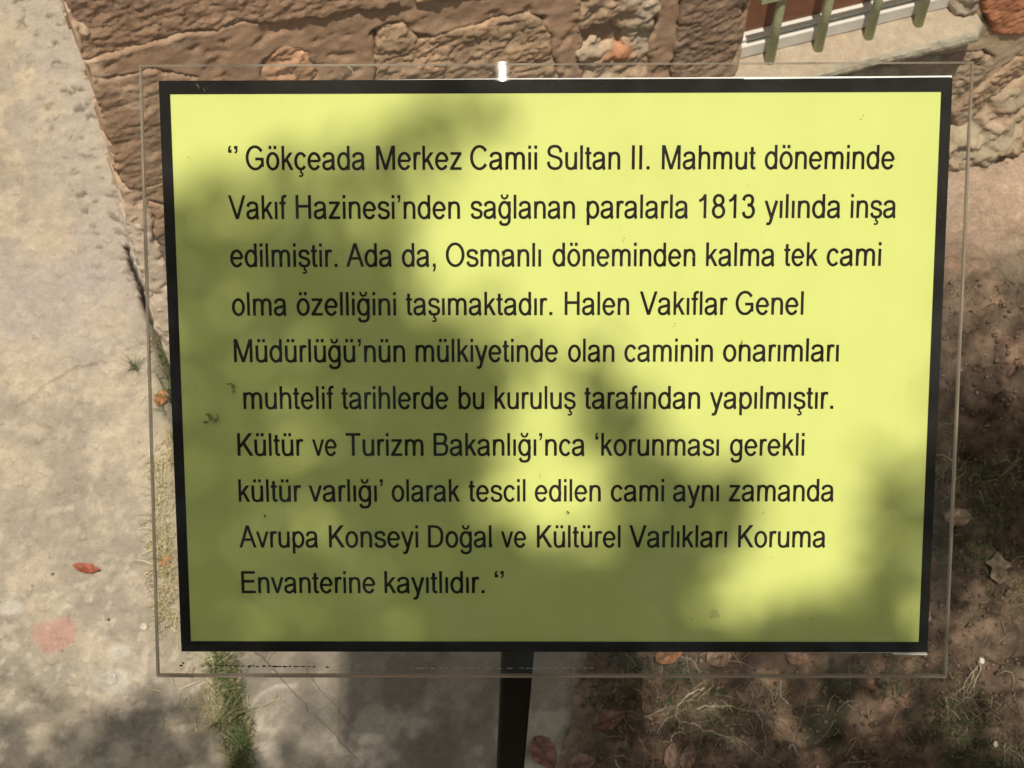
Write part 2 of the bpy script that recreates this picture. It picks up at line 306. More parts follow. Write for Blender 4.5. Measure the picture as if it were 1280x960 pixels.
def c_pave(X, Y, d):
    a = fbm(X*3, Y*3, 51)[..., None]; b = fbm(X*12, Y*12, 52)[..., None]; c = fbm(X*38, Y*38, 53)[..., None]
    C = np.array([.455, .385, .305])*(1+.06*a+.06*b+.09*c)
    k = sstep(.05, .45, b+.4*a); C = C*(1-.55*k)+np.array([.60, .50, .375])*.55*k
    k = sstep(.1, .5, -b+.5*c-.3*a); C = C*(1-.5*k)+np.array([.36, .31, .25])*.5*k
    e5 = fbm(X*75, Y*75, 58, 4)[..., None]; C = C*(1+.10*e5); bl = sstep(.25, .5, fbm(X*30, Y*30, 59, 4)[..., None]); C = C*(1-.35*bl)+np.array([.70, .60, .46])*.35*bl
    lower = sstep(.95, .75, Y)[..., None]; k = lower*sstep(-.3, .4, fbm(X*20, Y*20, 54)[..., None]); C = C*(1-.45*k)+np.array([.37, .33, .265])*.45*k
    sp = lower*sstep(.35, .6, fbm(X*60, Y*60, 55, 3)[..., None]); C = C*(1-.55*sp)+np.array([.66, .58, .46])*.55*sp
    up = sstep(1.25, 1.5, Y)[..., None]; k = up*sstep(-.1, .4, fbm(X*7, Y*7, 56)[..., None]); C = C*(1-.6*k)+np.array([.37, .30, .20])*.6*k; k = up*sstep(.15, .4, fbm(X*22, Y*16, 34, 4)[..., None]); C = C*(1-.6*k)+np.array([.66, .54, .38])*.6*k
    ds = linedist(smear, X, Y)[..., None]; k = sstep(.13, .02, ds+.05*b+.02*c); C = C*(1-.8*k)+np.array([.50, .435, .365])*.8*k
    pp = fbm(X*42+3, Y*58, 48, 5, .6)[..., None]; k = sstep(.45, .60, pp)*sstep(.075, .03, ds); C = C*(1-.75*k)+np.array([.15, .12, .09])*.75*k
    g = G(60, 370); k = sstep(.16, .03, np.hypot((X-g[0])*.8, Y-g[1])[..., None]+.05*b); C = C*(1-.5*k)+np.array([.50, .44, .41])*.5*k
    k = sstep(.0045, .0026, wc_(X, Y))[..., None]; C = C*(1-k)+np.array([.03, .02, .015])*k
    dp = np.hypot((X-pink[0])*1.0, (Y-pink[1])*1.1)[..., None]+.008*b+.003*c; k = sstep(.030, .021, dp); C = C*(1-.5*k)+np.array([.62, .285, .24])*.5*k
    ck = (linedist(crackl, X+.006*fbm(X*25, Y*25, 45, 5), Y+.006*fbm(X*25+9, Y*25, 46, 5))+.004*np.abs(fbm(X*16, Y*16, 49)))[..., None]; k = sstep(.003, .0008, ck); C = C*(1-.6*k)+np.array([.17, .12, .08])*.6*k
    for (px, py, r) in ((140, 850, .02), (500/5, 0, 0), (15, 758, .012), (147, 815, .014)):
        g = G(px, py); 
        if r: k = sstep(r, r*.4, np.hypot((X-g[0])*.6, Y-g[1])[..., None]+.006*c); C = C*(1-.6*k)+np.array([.70, .64, .56])*.6*k
    mo = sstep(.03, 0, linedist(PAVE_EDGE, X, Y))[..., None]*sstep(-.2, .3, b); C = C*(1-.35*mo)+np.array([.42, .38, .2])*.35*mo
    return C
w0 = WP0-WN*.0
side = [tuple((WP0-WN*k-WE*g_)[:2]) for k, g_ in ((4.0, -.01), (.30, -.008), (.24, .004), (.12, .006), (.02, .009))]
poly = [(-8, -3), (-8, 5.5), *side]+PAVE_EDGE[1:]+[(PAVE_EDGE[-1][0]+.05, .3), (-.2, -3)]
xs = nonuni(-.85, -.22, .0025, 7); ys = nonuni(.48, 1.78, .0028, 4)
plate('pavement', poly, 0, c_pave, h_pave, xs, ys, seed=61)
# grey slab right of the grass joint
def off(pts, dx): return [tuple((G(*p)+np.array([dx, 0, 0]))[:2]) for p in pts]
slabpoly = off(JOINT, .024)[::-1]+[tuple((WP0+WE*.3)[:2])]+[tuple(G(*p)[:2]) for p in SLAB_R]
arc = [G(*p) for p in [(309, 905), (312, 885), (325, 868), (345, 858), (372, 855)]]
def h_slab(X, Y, d): return .0018*fbm(X*12, Y*12, 71, 5)+.0008*ridged(X*50, Y*50, 72)-.002*sstep(.13, .03, cells(X*36, Y*36, 73)[0])+.0012*sstep(.004, 0, linedist(arc, X, Y))
def c_slab(X, Y, d):
    a = fbm(X*5, Y*5, 74)[..., None]; b = fbm(X*16, Y*16, 75)[..., None]; c = fbm(X*45, Y*45, 76)[..., None]
    C = np.array([.33, .285, .232])*(1+.06*a+.05*c)
    k = sstep(.1, .4, b+.4*a); C = C*(1-.6*k)+np.array([.20, .18, .145])*.6*k
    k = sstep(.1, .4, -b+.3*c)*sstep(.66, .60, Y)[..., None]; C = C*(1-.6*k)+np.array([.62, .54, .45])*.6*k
    k = sstep(.003, .0005, linedist(arc, X, Y))[..., None]; C = C*(1-.5*k)+np.array([.7, .62, .55])*.5*k
    mo = sstep(.035, 0, d)[..., None]*sstep(0, .3, b)*(X > .02)[..., None]; C = C*(1-.6*mo)+np.array([.16, .15, .07])*.6*mo
    return C
xs = nonuni(-.36, .16, .0035, .3); ys = nonuni(.48, 1.5, .004, .3)
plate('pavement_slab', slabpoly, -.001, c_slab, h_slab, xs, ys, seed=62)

# ------------------------------------------------------------------ stone building
bld = empty('stone_building', wpos(.6, 0, -.3), 'old brown sandstone building wall with mortared rough blocks and a barred low window', 'building')
WL, WR = .764, 1.062                       # window opening
WB, WT = .27, 1.15
CORN = [W(75, 0), W(105, 75), W(125, 150), W(145, 225), W(163, 300), (0.004, .12), (0, 0)]
def wallpatch(name, poly, ofn, cfn, step, parent, mat, edge=.004, seed=1, rim=.02, soft=.012, hole=False, back=-.05):
    P = np.array(poly); lo = P.min(0)-.012; hi = P.max(0)+.012
    us = np.arange(lo[0], hi[0], step); vs = np.arange(lo[1], hi[1], step); U, Vv = np.meshgrid(us, vs, indexing='ij')
    d = sdf(poly, U, Vv)+edge*fbm(U*28, Vv*28, seed, 4)
    if hole: d = np.minimum(d, np.maximum(np.maximum(WL-U, U-WR), np.maximum(WB-.02-Vv, Vv-WT)))
    o = ofn(U, Vv, d); o = o-rim*(1-np.sqrt(np.clip(d/soft, 0, 1))); o = np.where(d < 0, back, o)
    keep = d > -step*1.5; C = cfn(U, Vv, d)
    pos = WP0+U[..., None]*WE+Vv[..., None]*WU+o[..., None]*WN
    V, q, C = compact(pos.reshape(-1, 3), gridfaces(*U.shape, keep), C.reshape(-1, 3))
    return mesh(name, V, q, mat, parent, col=C, smooth=True)
def c_mort(U, V, d):
    a = fbm(U*6, V*6, 81)[..., None]; b = fbm(U*22, V*22, 82)[..., None]
    C = np.array([.33, .212, .142])*(1+.10*a+.07*b)
    g = sstep(.1, .5, fbm(U*9+4, V*9, 83)[..., None]); C = C*(1-.3*g)+np.array([.46, .34, .24])*.3*g
    k = sstep(.80, .86, U)[..., None]*sstep(.4, .3, V)[..., None]; C = C*(1-.6*k)+np.array([.40, .32, .22])*.6*k
    cc = sstep(.026, .014, U-.012+.006*b[..., 0])[..., None]; C = C*(1-.7*cc)+np.array([.66, .48, .35])*.7*cc
    low = sstep(.32, .22, V)[..., None]*sstep(.05, .03, U)[..., None]; C = C*(1-.7*low)+np.array([.62, .52, .43])*.7*low
    return C
STONES = []
def o_mort(U, V, d):
    r = .0015*fbm(U*9, V*9, 84, 4)+.0010*fbm(U*45, V*45, 85, 4, .65)-.0025*sstep(.35, .6, fbm(U*30, V*34, 80, 4))
    for P in STONES:
        P = np.array(P); m_ = (U > P[:, 0].min()-.02) & (U < P[:, 0].max()+.02) & (V > P[:, 1].min()-.02) & (V < P[:, 1].max()+.02)
        if not m_.any(): continue
        ds = sdf(P, U[m_], V[m_])+.007*fbm(U[m_]*24, V[m_]*24, 87, 5)
        r[m_] += -.011*sstep(.0, .008, ds)+.0010*np.exp(-((ds+.001)/.003)**2)*(1+fbm(U[m_]*30, V[m_]*30, 88))
    return r
mp_poly = [(-.0, 0), (2.4, 0), (2.4, .9), CORN[0]+np.array([0, .275])]+[np.array(c) for c in CORN]
mp_poly = [(0, -.05), (2.4, -.05), (2.4, .88), (CORN[0][0], .88)]+[tuple(c) for c in CORN]
boxes('upper_wall', [((.014, .872, -.4), (WL, 2.6, -.004)), ((WR, .872, -.4), (2.4, 2.6, -.004)), ((WL, WT, -.4), (WR, 2.6, -.006))], M_STONE, bld, frame=lambda a, b, c: wpos(a, b, c), col=None)
bld.children[-1].data.materials[0] = principled('upper_render', color=(.45, .29, .19), scale=14, bump=.8, var=.2, dist=.01)
boxes('side_wall', [((.028, -.05, -5), (.3, 2.6, -.402)), ((.028, -.05, -.402), (.3, .87, -.03))], bld.children[-1].data.materials[0], bld, frame=lambda a, b, c: wpos(a, b, c))

def px(*pts): return [tuple(W(*p)) for p in pts]
def stone(poly, base, seed, rough=.006, o=.0, tilt=(0, 0), step=.0024, kind='rough', tint=None, rim=.012, soft=.014, edge=.005, mat=None):
    cu, cv = np.mean(np.array(poly), 0); rough = rough*.82; STONES.append(poly); rim = rim*.35; soft = soft*.6
    def ofn(U, V, d):
        r = o+tilt[0]*(U-cu)+tilt[1]*(V-cv)
        wx = fbm(U*20, V*20, seed+3, 3)*.5
        fine = .20*fbm(U*170, V*190, seed+6, 3)
        if kind == 'rough': r = r+rough*(.50*fbm(U*12, V*14, seed, 3, .5)+.30*fbm(U*60+wx, V*90+wx, seed+1, 5, .75)+.20*(ridged(U*70+wx, V*120+wx, seed+4)-.5)+fine)
        elif kind == 'chisel':
            r = r+rough*(.55*(ridged(U*16+wx*.6, (V-.22*U)*58+wx*1.2, seed)-.5)+.35*fbm(U*22, V*60, seed+2, 5, .65)+.3*fbm(U*12, V*12, seed+8)+fine)
        elif kind == 'flake':
            vv = V*34-U*5+1.5*fbm(U*14, V*20, seed+7, 5, .55); st = vv-np.floor(vv); led = sstep(0, .18, st)*(1-.75*st)
            r = r+rough*(.65*led-.3+.50*fbm(U*18, V*26, seed, 5, .55)+.12*(ridged(U*60, V*90, seed+2)-.5)+.7*fine)
        return r
    def cfn(U, V, d):
        a = fbm(U*8, V*8, seed+11)[..., None]; b = fbm(U*35, V*35, seed+12)[..., None]
        C = np.array(base)*(.84 if base is not SB else 1)*(1+.12*a+.14*b)
        if tint is not None:
            k = sstep(tint[1], tint[1]+.35, fbm(U*tint[2], V*tint[2], seed+13)[..., None]); C = C*(1-tint[3]*k)+np.array(tint[0])*tint[3]*k
        return C
    return wallpatch('stone', poly, ofn, cfn, step, bld, mat or M_STONE, edge=edge, seed=seed+20, rim=rim, soft=soft, back=-.03)
SB = (.335, .212, .142)
# course above the smeared joint: rough, recessed at its left end and proud further right
stone(px((76, -5), (100, 62), (108, 78), (150, 71), (190, 57), (250, 40), (300, 29), (345, 27), (390, 21), (442, 9), (500, 0))+[(.36, .84), (.012, .84)], SB, 101, 0.0052, .001, tilt=(.035, 0), tint=((.28, .19, .14), .0, 12, .6), rim=.012, soft=.006)
stone([W(515, 1), W(560, -2), (.53, .50), (.54, .84), (.385, .84), (.375, .53)], (.56, .38, .25), 111, .006, .006, step=.004)
# lower left block with chisel marks
stone(px((112, 90), (150, 92), (185, 84), (250, 96), (262, 150), (262, 225), (200, 230), (158, 238), (146, 210), (128, 150)), (.36, .235, .158), 121, .0044, .002, kind='chisel', tint=((.56, .40, .29), .1, 14, .5), soft=.010)
stone(px((186, 252), (262, 250), (300, 330), (300, 420), (222, 430), (205, 330), (190, 290)), (.31, .235, .18), 131, .005, .002, tint=((.45, .28, .18), .1, 14, .6))
# scar in the smooth mortar and the flaky block
stone(px((328, 73), (350, 58), (376, 54), (388, 66), (396, 92), (380, 130), (340, 130), (325, 95)), (.47, .28, .17), 141, .006, .001, kind='flake', tint=((.62, .36, .22), .1, 18, .7), rim=.012, soft=.010)
stone(px((470, 40), (486, 28), (504, 32), (525, 46), (560, 38), (610, 25), (652, 13), (680, 22), (693, 45), (694, 80), (690, 120), (560, 150), (462, 150), (468, 90)), (.42, .285, .19), 151, .0072, .001, kind='flake', tint=((.48, .31, .2), .05, 14, .6), rim=.016, soft=.008)
# pale block with a deep hollow, then the dark brown block at the window
def hollow_stone(poly, base, seed):
    STONES.append(poly)
    hc = W(745, 42); hc2 = W(765, 50)
    def ofn(U, V, d):
        r = .001+.007*fbm(U*18, V*22, seed, 6, .62)+.004*(ridged(U*45, V*60, seed+1)-.5)
        dd = np.minimum(np.hypot((U-hc[0])*.8, (V-hc[1])*1.5), np.hypot((U-hc2[0])*.9, (V-hc2[1])*1.2)); return r-.026*sstep(.026, .006, dd+.008*fbm(U*30, V*30, seed+5))
    def cfn(U, V, d):
        a = fbm(U*10, V*10, seed+11)[..., None]; b = fbm(U*35, V*35, seed+12)[..., None]; C = np.array(base)*(1+.12*a+.1*b)
        k = sstep(0, .4, fbm(U*15, V*15, seed+13)[..., None]); C = C*(1-.6*k)+np.array([.42, .34, .26])*.6*k
        g = W(775, 68); k = sstep(.025, .012, np.hypot(U-g[0], (V-g[1])*1.3)+.006*b[..., 0])[..., None]; return C*(1-.8*k)+np.array([.42, .18, .09])*.8*k
    wallpatch('stone', poly, ofn, cfn, .003, bld, M_STONE, edge=.005, seed=seed+20, rim=.004, soft=.008, back=-.04)
hollow_stone(px((726, 4), (736, -30), (824, -50), (822, 10), (816, 60), (806, 110), (790, 150), (720, 150), (722, 60)), (.40, .28, .19), 161)
stone(px((852, -60), (944, -90))+[(.757, .40), (.757, .285), (.757, .16)]+px((850, 160), (838, 90), (846, 30)), (.30, .20, .138), 171, .0058, .003, tint=((.27, .20, .15), -.05, 9, .75), rim=.012, soft=.01)
# red block and rubble to the right of and below the window
stone(px((1217, -8), (1238, 36), (1262, 44), (1310, 30), (1420, -10), (1400, -90), (1240, -90)), (.50, .21, .115), 181, .004, .006, tint=((.58, .30, .18), .1, 10, .5), soft=.01)
stone(px((1012, 97), (1090, 84), (1160, 70), (1228, 64), (1244, 70), (1240, 84), (1205, 112), (1180, 130), (1090, 150), (1000, 150)), (.36, .26, .18), 191, .009, .004, kind='flake', tint=((.42, .34, .25), .0, 14, .7), rim=.014)
stone(px((1185, 138), (1215, 112), (1262, 76), (1290, 62), (1290, 84), (1235, 122), (1195, 165)), (.40, .27, .18), 201, .008, .006, tint=((.35, .30, .23), .0, 16, .7))
# courses hidden by the notice and beyond the frame, simpler
k_ = 0
for (t0, t1, ss) in ((.02, .135, (.03, .22, .40, .58, .76, .93)), (.15, .275, (.22, .37, .55, .745)), (.285, .345, (.21, .36, .54)), ):
    for a, b in zip(ss[:-1], ss[1:]):
        k_ += 1; stone([(a+.008, t0), (b-.008, t0+.004), (b-.008, t1), (a+.008, t1-.004)], (SB, (.44, .30, .2), (.5, .36, .25))[k_ % 3], 300+k_*31, .007, .002, step=.008, tint=((.4, .3, .22), .1, 10, .5))
for (t0, t1, ss) in ((.02, .13, (1.16, 1.35, 1.6, 1.85)), (.14, .36, (1.25, 1.5, 1.7, 2.0, 2.3)), (.38, .6, (1.1, 1.35, 1.62, 1.9, 2.3)), (.62, .85, (1.1, 1.22, 1.5, 1.8, 2.3)), (.56, .85, (.57, .75))):
    for a, b in zip(ss[:-1], ss[1:]):
        k_ += 1; stone([(a+.008, t0), (b-.008, t0+.004), (b-.008, t1), (a+.008, t1-.004)], (SB, (.44, .30, .2), (.5, .36, .25))[k_ % 3], 300+k_*31, .007, .006, step=.012, tint=((.4, .3, .22), .1, 10, .5))
for r_ in range(6):
    t0 = .9+r_*.27; ss = (np.array([.03, .3, .55, .75]) if t0 < WT else np.arange(.03, 2.4, .3))+(.0 if r_ % 2 else .0)
    for rr in ([ss] if t0 >= WT else [ss, np.array([1.08, 1.35, 1.7, 2.05, 2.35])]):
        for a, b in zip(rr[:-1], rr[1:]):
            k_ += 1; stone([(a+.01, t0), (b-.01, t0), (b-.01, t0+.25), (a+.01, t0+.25)], (SB, (.44, .30, .2))[k_ % 2], 900+k_*13, .008, .008, step=.03)
wallpatch('mortar', mp_poly, o_mort, c_mort, .0032, bld, M_MORTAR, edge=.0025, seed=86, hole=True, rim=.004)
# rough footing of grey mortar that banks out over the ground at the foot of the wall
def o_foot(U, V, d):
    return .028*sstep(.17, .0, V)+.012*fbm(U*15, V*18, 401, 6, .62)+.007*(ridged(U*30, V*40, 402)-.5)-.006+.012*sstep(.1, .0, V)
def c_foot(U, V, d):
    a = fbm(U*14, V*14, 403)[..., None]; b = fbm(U*40, V*40, 404)[..., None]; C = np.array([.29, .235, .165])*(1+.2*a+.2*b)
    k = sstep(-.1, .3, fbm(U*7, V*20, 405)[..., None]); C = C*(1-.6*k)+np.array([.40, .27, .185])*.6*k; return C
wallpatch('footing_mortar', [(.70, -.03), (1.6, -.03), (1.6, .11), (1.3, .13)]+px((1290, 88), (1262, 100), (1232, 118), (1205, 150))+[(.95, .04), (.7, .05)], o_foot, c_foot, .003, bld, M_STONE, edge=.008, seed=411, rim=.02, soft=.02)
def o_jamb(U, V, d): return .004+.008*fbm(U*30, V*18, 421, 6, .62)
def c_jamb(U, V, d): return np.array([.40, .33, .25])*(1+.25*fbm(U*30, V*30, 422)[..., None])
wallpatch('jamb_mortar', [(1.055, .268), (1.088, .268), (1.10, .34), (1.09, .86), (1.055, .86)], o_jamb, c_jamb, .003, bld, M_STONE, edge=.006, seed=431)
# corner fillet of smeared light mortar down the arris
cv = []; cc = []; ts = np.linspace(-.01, .70, 300); seg = 9
cornx = lambda t: np.interp(t, [0, .12, .257, .45, .541, .625], [.002, .004, .008, .018, .021, .017])
for i, t in enumerate(ts):
    for k in range(seg):
        w = k/(seg-1); a = math.radians(200-w*190); r = (.011 if t < .3 else .0065)+.002*math.sin(t*37)+.004*float(fbm(np.array(t*25), np.array(w*3), 441))
        cv.append(wpos(cornx(t)+.010+r*math.cos(a)*(1.0), t, -.012+r*.9*math.sin(a)+.005*float(fbm(np.array(t*60), np.array(w*5), 442, 5))))
        low = float(sstep(.33, .24, np.array(t))); base = np.array([.47, .35, .25])*(1-low)+np.array([.52, .44, .36])*low
        cc.append(base*(1+.35*float(fbm(np.array(t*60), np.array(w*4.), 443, 5))))
mesh('corner_mortar', cv, gridfaces(len(ts), seg)[:, ::-1].copy(), M_STONE, bld, col=np.array(cc), smooth=True)

# window: frame, board, pane, sill and bars
win = empty('window', wpos((WL+WR)/2, WB, -.05), None, None); win.parent = bld; win.location = win.location-bld.location
wf = lambda a, b, c: wpos(a, b, c)
def sub(o, par): return o
winbase = np.array(bld.location)+np.array(win.location)
def wbox(name, bl, mat, bev=0):
    o = boxes(name, bl, mat, None, frame=wf, bev=bev); o.parent = win; o.location = np.array(o.location)-winbase; return o
wbox('frame', [((WL-.01, WB+.001, -.075), (WR-.008, WB+.021, -.020)), ((WL-.01, WB+.021, -.07), (WL+.0, WT, -.045)), ((WR-.01, WB+.021, -.07), (WR+.008, WT, -.045)), ((WL, WT-.03, -.07), (WR-.01, WT, -.045))], M_WHITE, .0015)
wbox('frame_rail', [((WL-.008, WB+.0225, -.07), (WR-.012, WB+.0265, -.026))], M_WHITE, .001)
wbox('board', [((WL, WB+.0265, -.075), (WR-.012, WB+.26, -.0375))], M_BROWN, .002)
wbox('pane', [((WL, WB+.262, -.066), (WR-.01, WT-.03, -.062))], M_GLASS)
wbox('back_board', [((WL-.02, WB-.02, -.30), (WR+.02, WT+.02, -.29))], M_BROWN)
# sill: worn concrete slab with a lip
def sill():
    us = np.arange(WL-.02, 1.085, .004); prof = [(-.10, 0), (-.06, 0), (-.03, 0), (-.02, 0), (-.01, 0), (0, 0), (.01, -.0005), (.02, -.001), (.026, -.0018), (.030, -.0045), (.031, -.010), (.030, -.016), (.027, -.0195), (.018, -.021), (.0, -.021), (-.04, -.021)]
    V = []; C = []
    for u in us:
        k = sstep(1.085, 1.072, u); k2 = 1 if u < 1.055 else 1-.0*(u-1.055)
        for j, (o, z) in enumerate(prof):
            nn = float(fbm(np.array(u*22), np.array(j*.3), 451, 4)); n2 = float(fbm(np.array(u*70), np.array(j*.8), 452, 3))
            oo = o-(1-k)*.012*(o > 0)+(.0022*nn+.0012*n2)*(j > 5); zz = z+(.0008*nn+.0006*n2)*(j > 2)+(.006*max(0, float(fbm(np.array(u*9), np.array(2.), 453)))*(10 < j))
            V.append(wpos(u, WB+zz, oo))
            g = .42+.03*nn; cb = np.array([.50, .41, .31]) if j < 8 else np.array([.42, .375, .29])
            dirt = max(0, float(fbm(np.array(u*14), np.array(o*60.), 454)))*.7; C.append((cb*(1+.1*n2)*(1-dirt)+np.array([.50, .36, .25])*dirt)*.68)
    nprof = len(prof); q = [list(r) for r in gridfaces(len(us), nprof)]
    q.append(list(range((len(us)-1)*nprof, len(us)*nprof)))
    o = mesh('sill', V, q, M_CONC, None, col=np.array(C)); o.parent = win; o.location = np.array(o.location)-winbase
sill()
gr = empty('window_grille', wpos((WL+WR)/2, WB, -.008), None, None); gr.parent = bld; gr.location = gr.location-bld.location
grb = np.array(bld.location)+np.array(gr.location)
bar0 = None
for s_ in (.806, .8705, .9385, 1.006):
    if bar0 is None:
        pts = [wpos(s_, WB-.004, -.006)+WU*t for t in np.linspace(0, .86, 12)]; V, Fc = tube_geo(pts, [.0064]+[.0057]*11, 12)
        bar0 = mesh('bar', V, Fc, M_BAR, None, smooth=False); b = bar0; b.parent = gr; b.location = np.array(b.location)-grb; s0 = s_; loc0 = np.array(b.location)
        for pl in b.data.polygons: pl.use_smooth = len(pl.vertices) == 4
    else:
        b = bar0.copy(); COL.objects.link(b); b.parent = gr; b.location = loc0+WE*(s_-s0)
for z_ in (WB+.115, WB+.55):
    b = boxes('cross_bar', [((.775, z_, -.003), (1.05, z_+.012, .004))], M_BAR, None, frame=wf, bev=.001); b.parent = gr; b.location = np.array(b.location)-grb

# ------------------------------------------------------------------ the notice
sign = empty('notice_sign', (.004, .405, 0), 'yellow mosque history notice with black border under clear acrylic on a black post', 'sign')
def quadpts(c, o): return [SG(*p, o) for p in c]
def prism(name, pts, o0, o1, mat, edge=None, n=1):
    V = [spos(*p, o0) for p in pts]+[spos(*p, o1) for p in pts]; k = len(pts)
    Fc = [list(range(k))[::-1], [k+i for i in range(k)]]+[[i, (i+1) % k, k+(i+1) % k, k+i] for i in range(k)]
    if edge: return mesh(name, V, Fc, mat, sign, mats=[mat, edge], mi=[0, 0]+[1]*k)
    return mesh(name, V, Fc, mat, sign)
ACR = [SG(*p, .0030) for p in [(196, 846), (1183, 847), (1217, 77), (174, 81)]]
prism('acrylic_sheet', ACR, .0006, .0036, M_ACR, M_EDGE)
# the edges catch light: thin polished rims round the sheet
def ring(name, outer, inset, o0, o1, mat):
    inset = inset*1.05; c = np.mean(outer, 0); inn = [p+(c-p)/np.abs(c-p)*inset for p in outer]; V = [spos(*p, o) for o in (o0, o1) for p in outer]+[spos(*p, o) for o in (o0, o1) for p in inn]
    Fc = []
    for i in range(4):
        j = (i+1) % 4; Fc += [[4+i, 4+j, 12+j, 12+i], [i, 8+i, 8+j, j], [i, j, 4+j, 4+i], [8+i, 12+i, 12+j, 8+j]]
    return mesh(name, V, Fc, mat, sign)
ring('acrylic_rim', [p*1.0 for p in ACR], .0008, .00055, .00375, acrylic('rim', .45, (.30, .25, .19), .3))
BORD = [SG(*p) for p in [(227, 814), (1159, 815), (1190.5, 97), (198.5, 101)]]
INNER = [SG(*p) for p in [(239, 801), (1148, 802), (1176, 115), (213, 118)]]
def flat_ring(name, out, inn, o, mat):
    nsub = 24; V = []; Fc = []
    V = [spos(*p, o) for p in out]+[spos(*p, o) for p in inn]
    return mesh(name, V, [[i, (i+1) % 4, 4+(i+1) % 4, 4+i] for i in range(4)], mat, sign)
flat_ring('printed_border', BORD, INNER, .0004, M_BLACK)
o = prism('yellow_panel', [p*1.002 for p in INNER], .0000, .00030, M_YEL)
WB_ = [SG(*p) for p in [(240, 812), (1158.5, 816.5), (1190.2, 94.8), (600, 98.2), (220, 103)]]
prism('backing_sheet', WB_, -.0016, -.0003, M_PAPERW)
prism('back_plate', [np.array(p) for p in [(-.055, -.10), (.055, -.10), (.055, .08), (-.055, .08)]], -.0052, -.0018, M_POLE)
# edge lines of the white sheet that show past the print
def strip(name, a, b, wpx, o, mat):
    a = SG(*a, o); b = SG(*b, o); d = (b-a)/np.linalg.norm(b-a); nrm = np.array([-d[1], d[0]])*wpx/2/2830
    return [spos(*(a-nrm), o), spos(*(b-nrm), o), spos(*(b+nrm), o), spos(*(a+nrm), o)]
for a, b, wd_ in (((930, 98.0), (1189, 95.4), 1.8), ((1116, 817), (1159, 818), 2.0)):
    mesh('paper_edge', strip('', a, b, wd_, .00045, None), [[0, 1, 2, 3]], M_PAPERW, sign)
# stroke lettering ---------------------------------------------------------------
def Vn(x, a=0, b=716, w=92): return ('V', x, a, b, w)
def Hn(y, a, b, w=78): return ('H', y, a, b, w)
def Dg(x0, y0, x1, y1, w=98): return ('D', x0, y0, x1, y1, w)
def Cv(*p, w=1.0): return ('S', p, w)
def El(cx, cy, rx, ry, a0=0, a1=360, w=1.0): return ('A', cx, cy, rx, ry, a0, a1, w)
XH = 519
bowlR = El(288, 259, 190, 234); bowlL = El(268, 259, 190, 234)
umlb = lambda c: [Vn(c-92, 616, 716, 90), Vn(c+92, 616, 716, 90)]
ced = lambda c: [Cv((c+4, -10), (c-2, -75), (c+55, -105), (c+50, -165), (c-20, -185), (c-75, -172), w=.62)]
brev = lambda c: [Cv((c-118, 722), (c-85, 635), (c, 600), (c+85, 635), (c+118, 722), w=.72)]
g_n = [Vn(110, 0, XH, 90), Cv((112, 280), (135, 400), (195, 468), (285, 490), (385, 468), (437, 390), (447, 280), (447, 0))]
g_u = [Vn(447, 0, XH, 90), Cv((445, 240), (425, 120), (360, 48), (270, 26), (170, 48), (118, 120), (108, 240), (108, XH))]
g_o = [El(278, 259, 196, 234)]
g_c = [El(272, 259, 190, 234, 32, 322)]
g_s = [Cv((418, 372), (385, 455), (262, 494), (140, 470), (92, 392), (128, 315), (258, 270), (390, 228), (435, 145), (390, 58), (262, 26), (130, 55), (78, 152))]
g_g = [bowlL, Vn(449, 60, XH, 88), Cv((449, 60), (440, -80), (370, -160), (265, -177), (150, -158), (90, -70))]
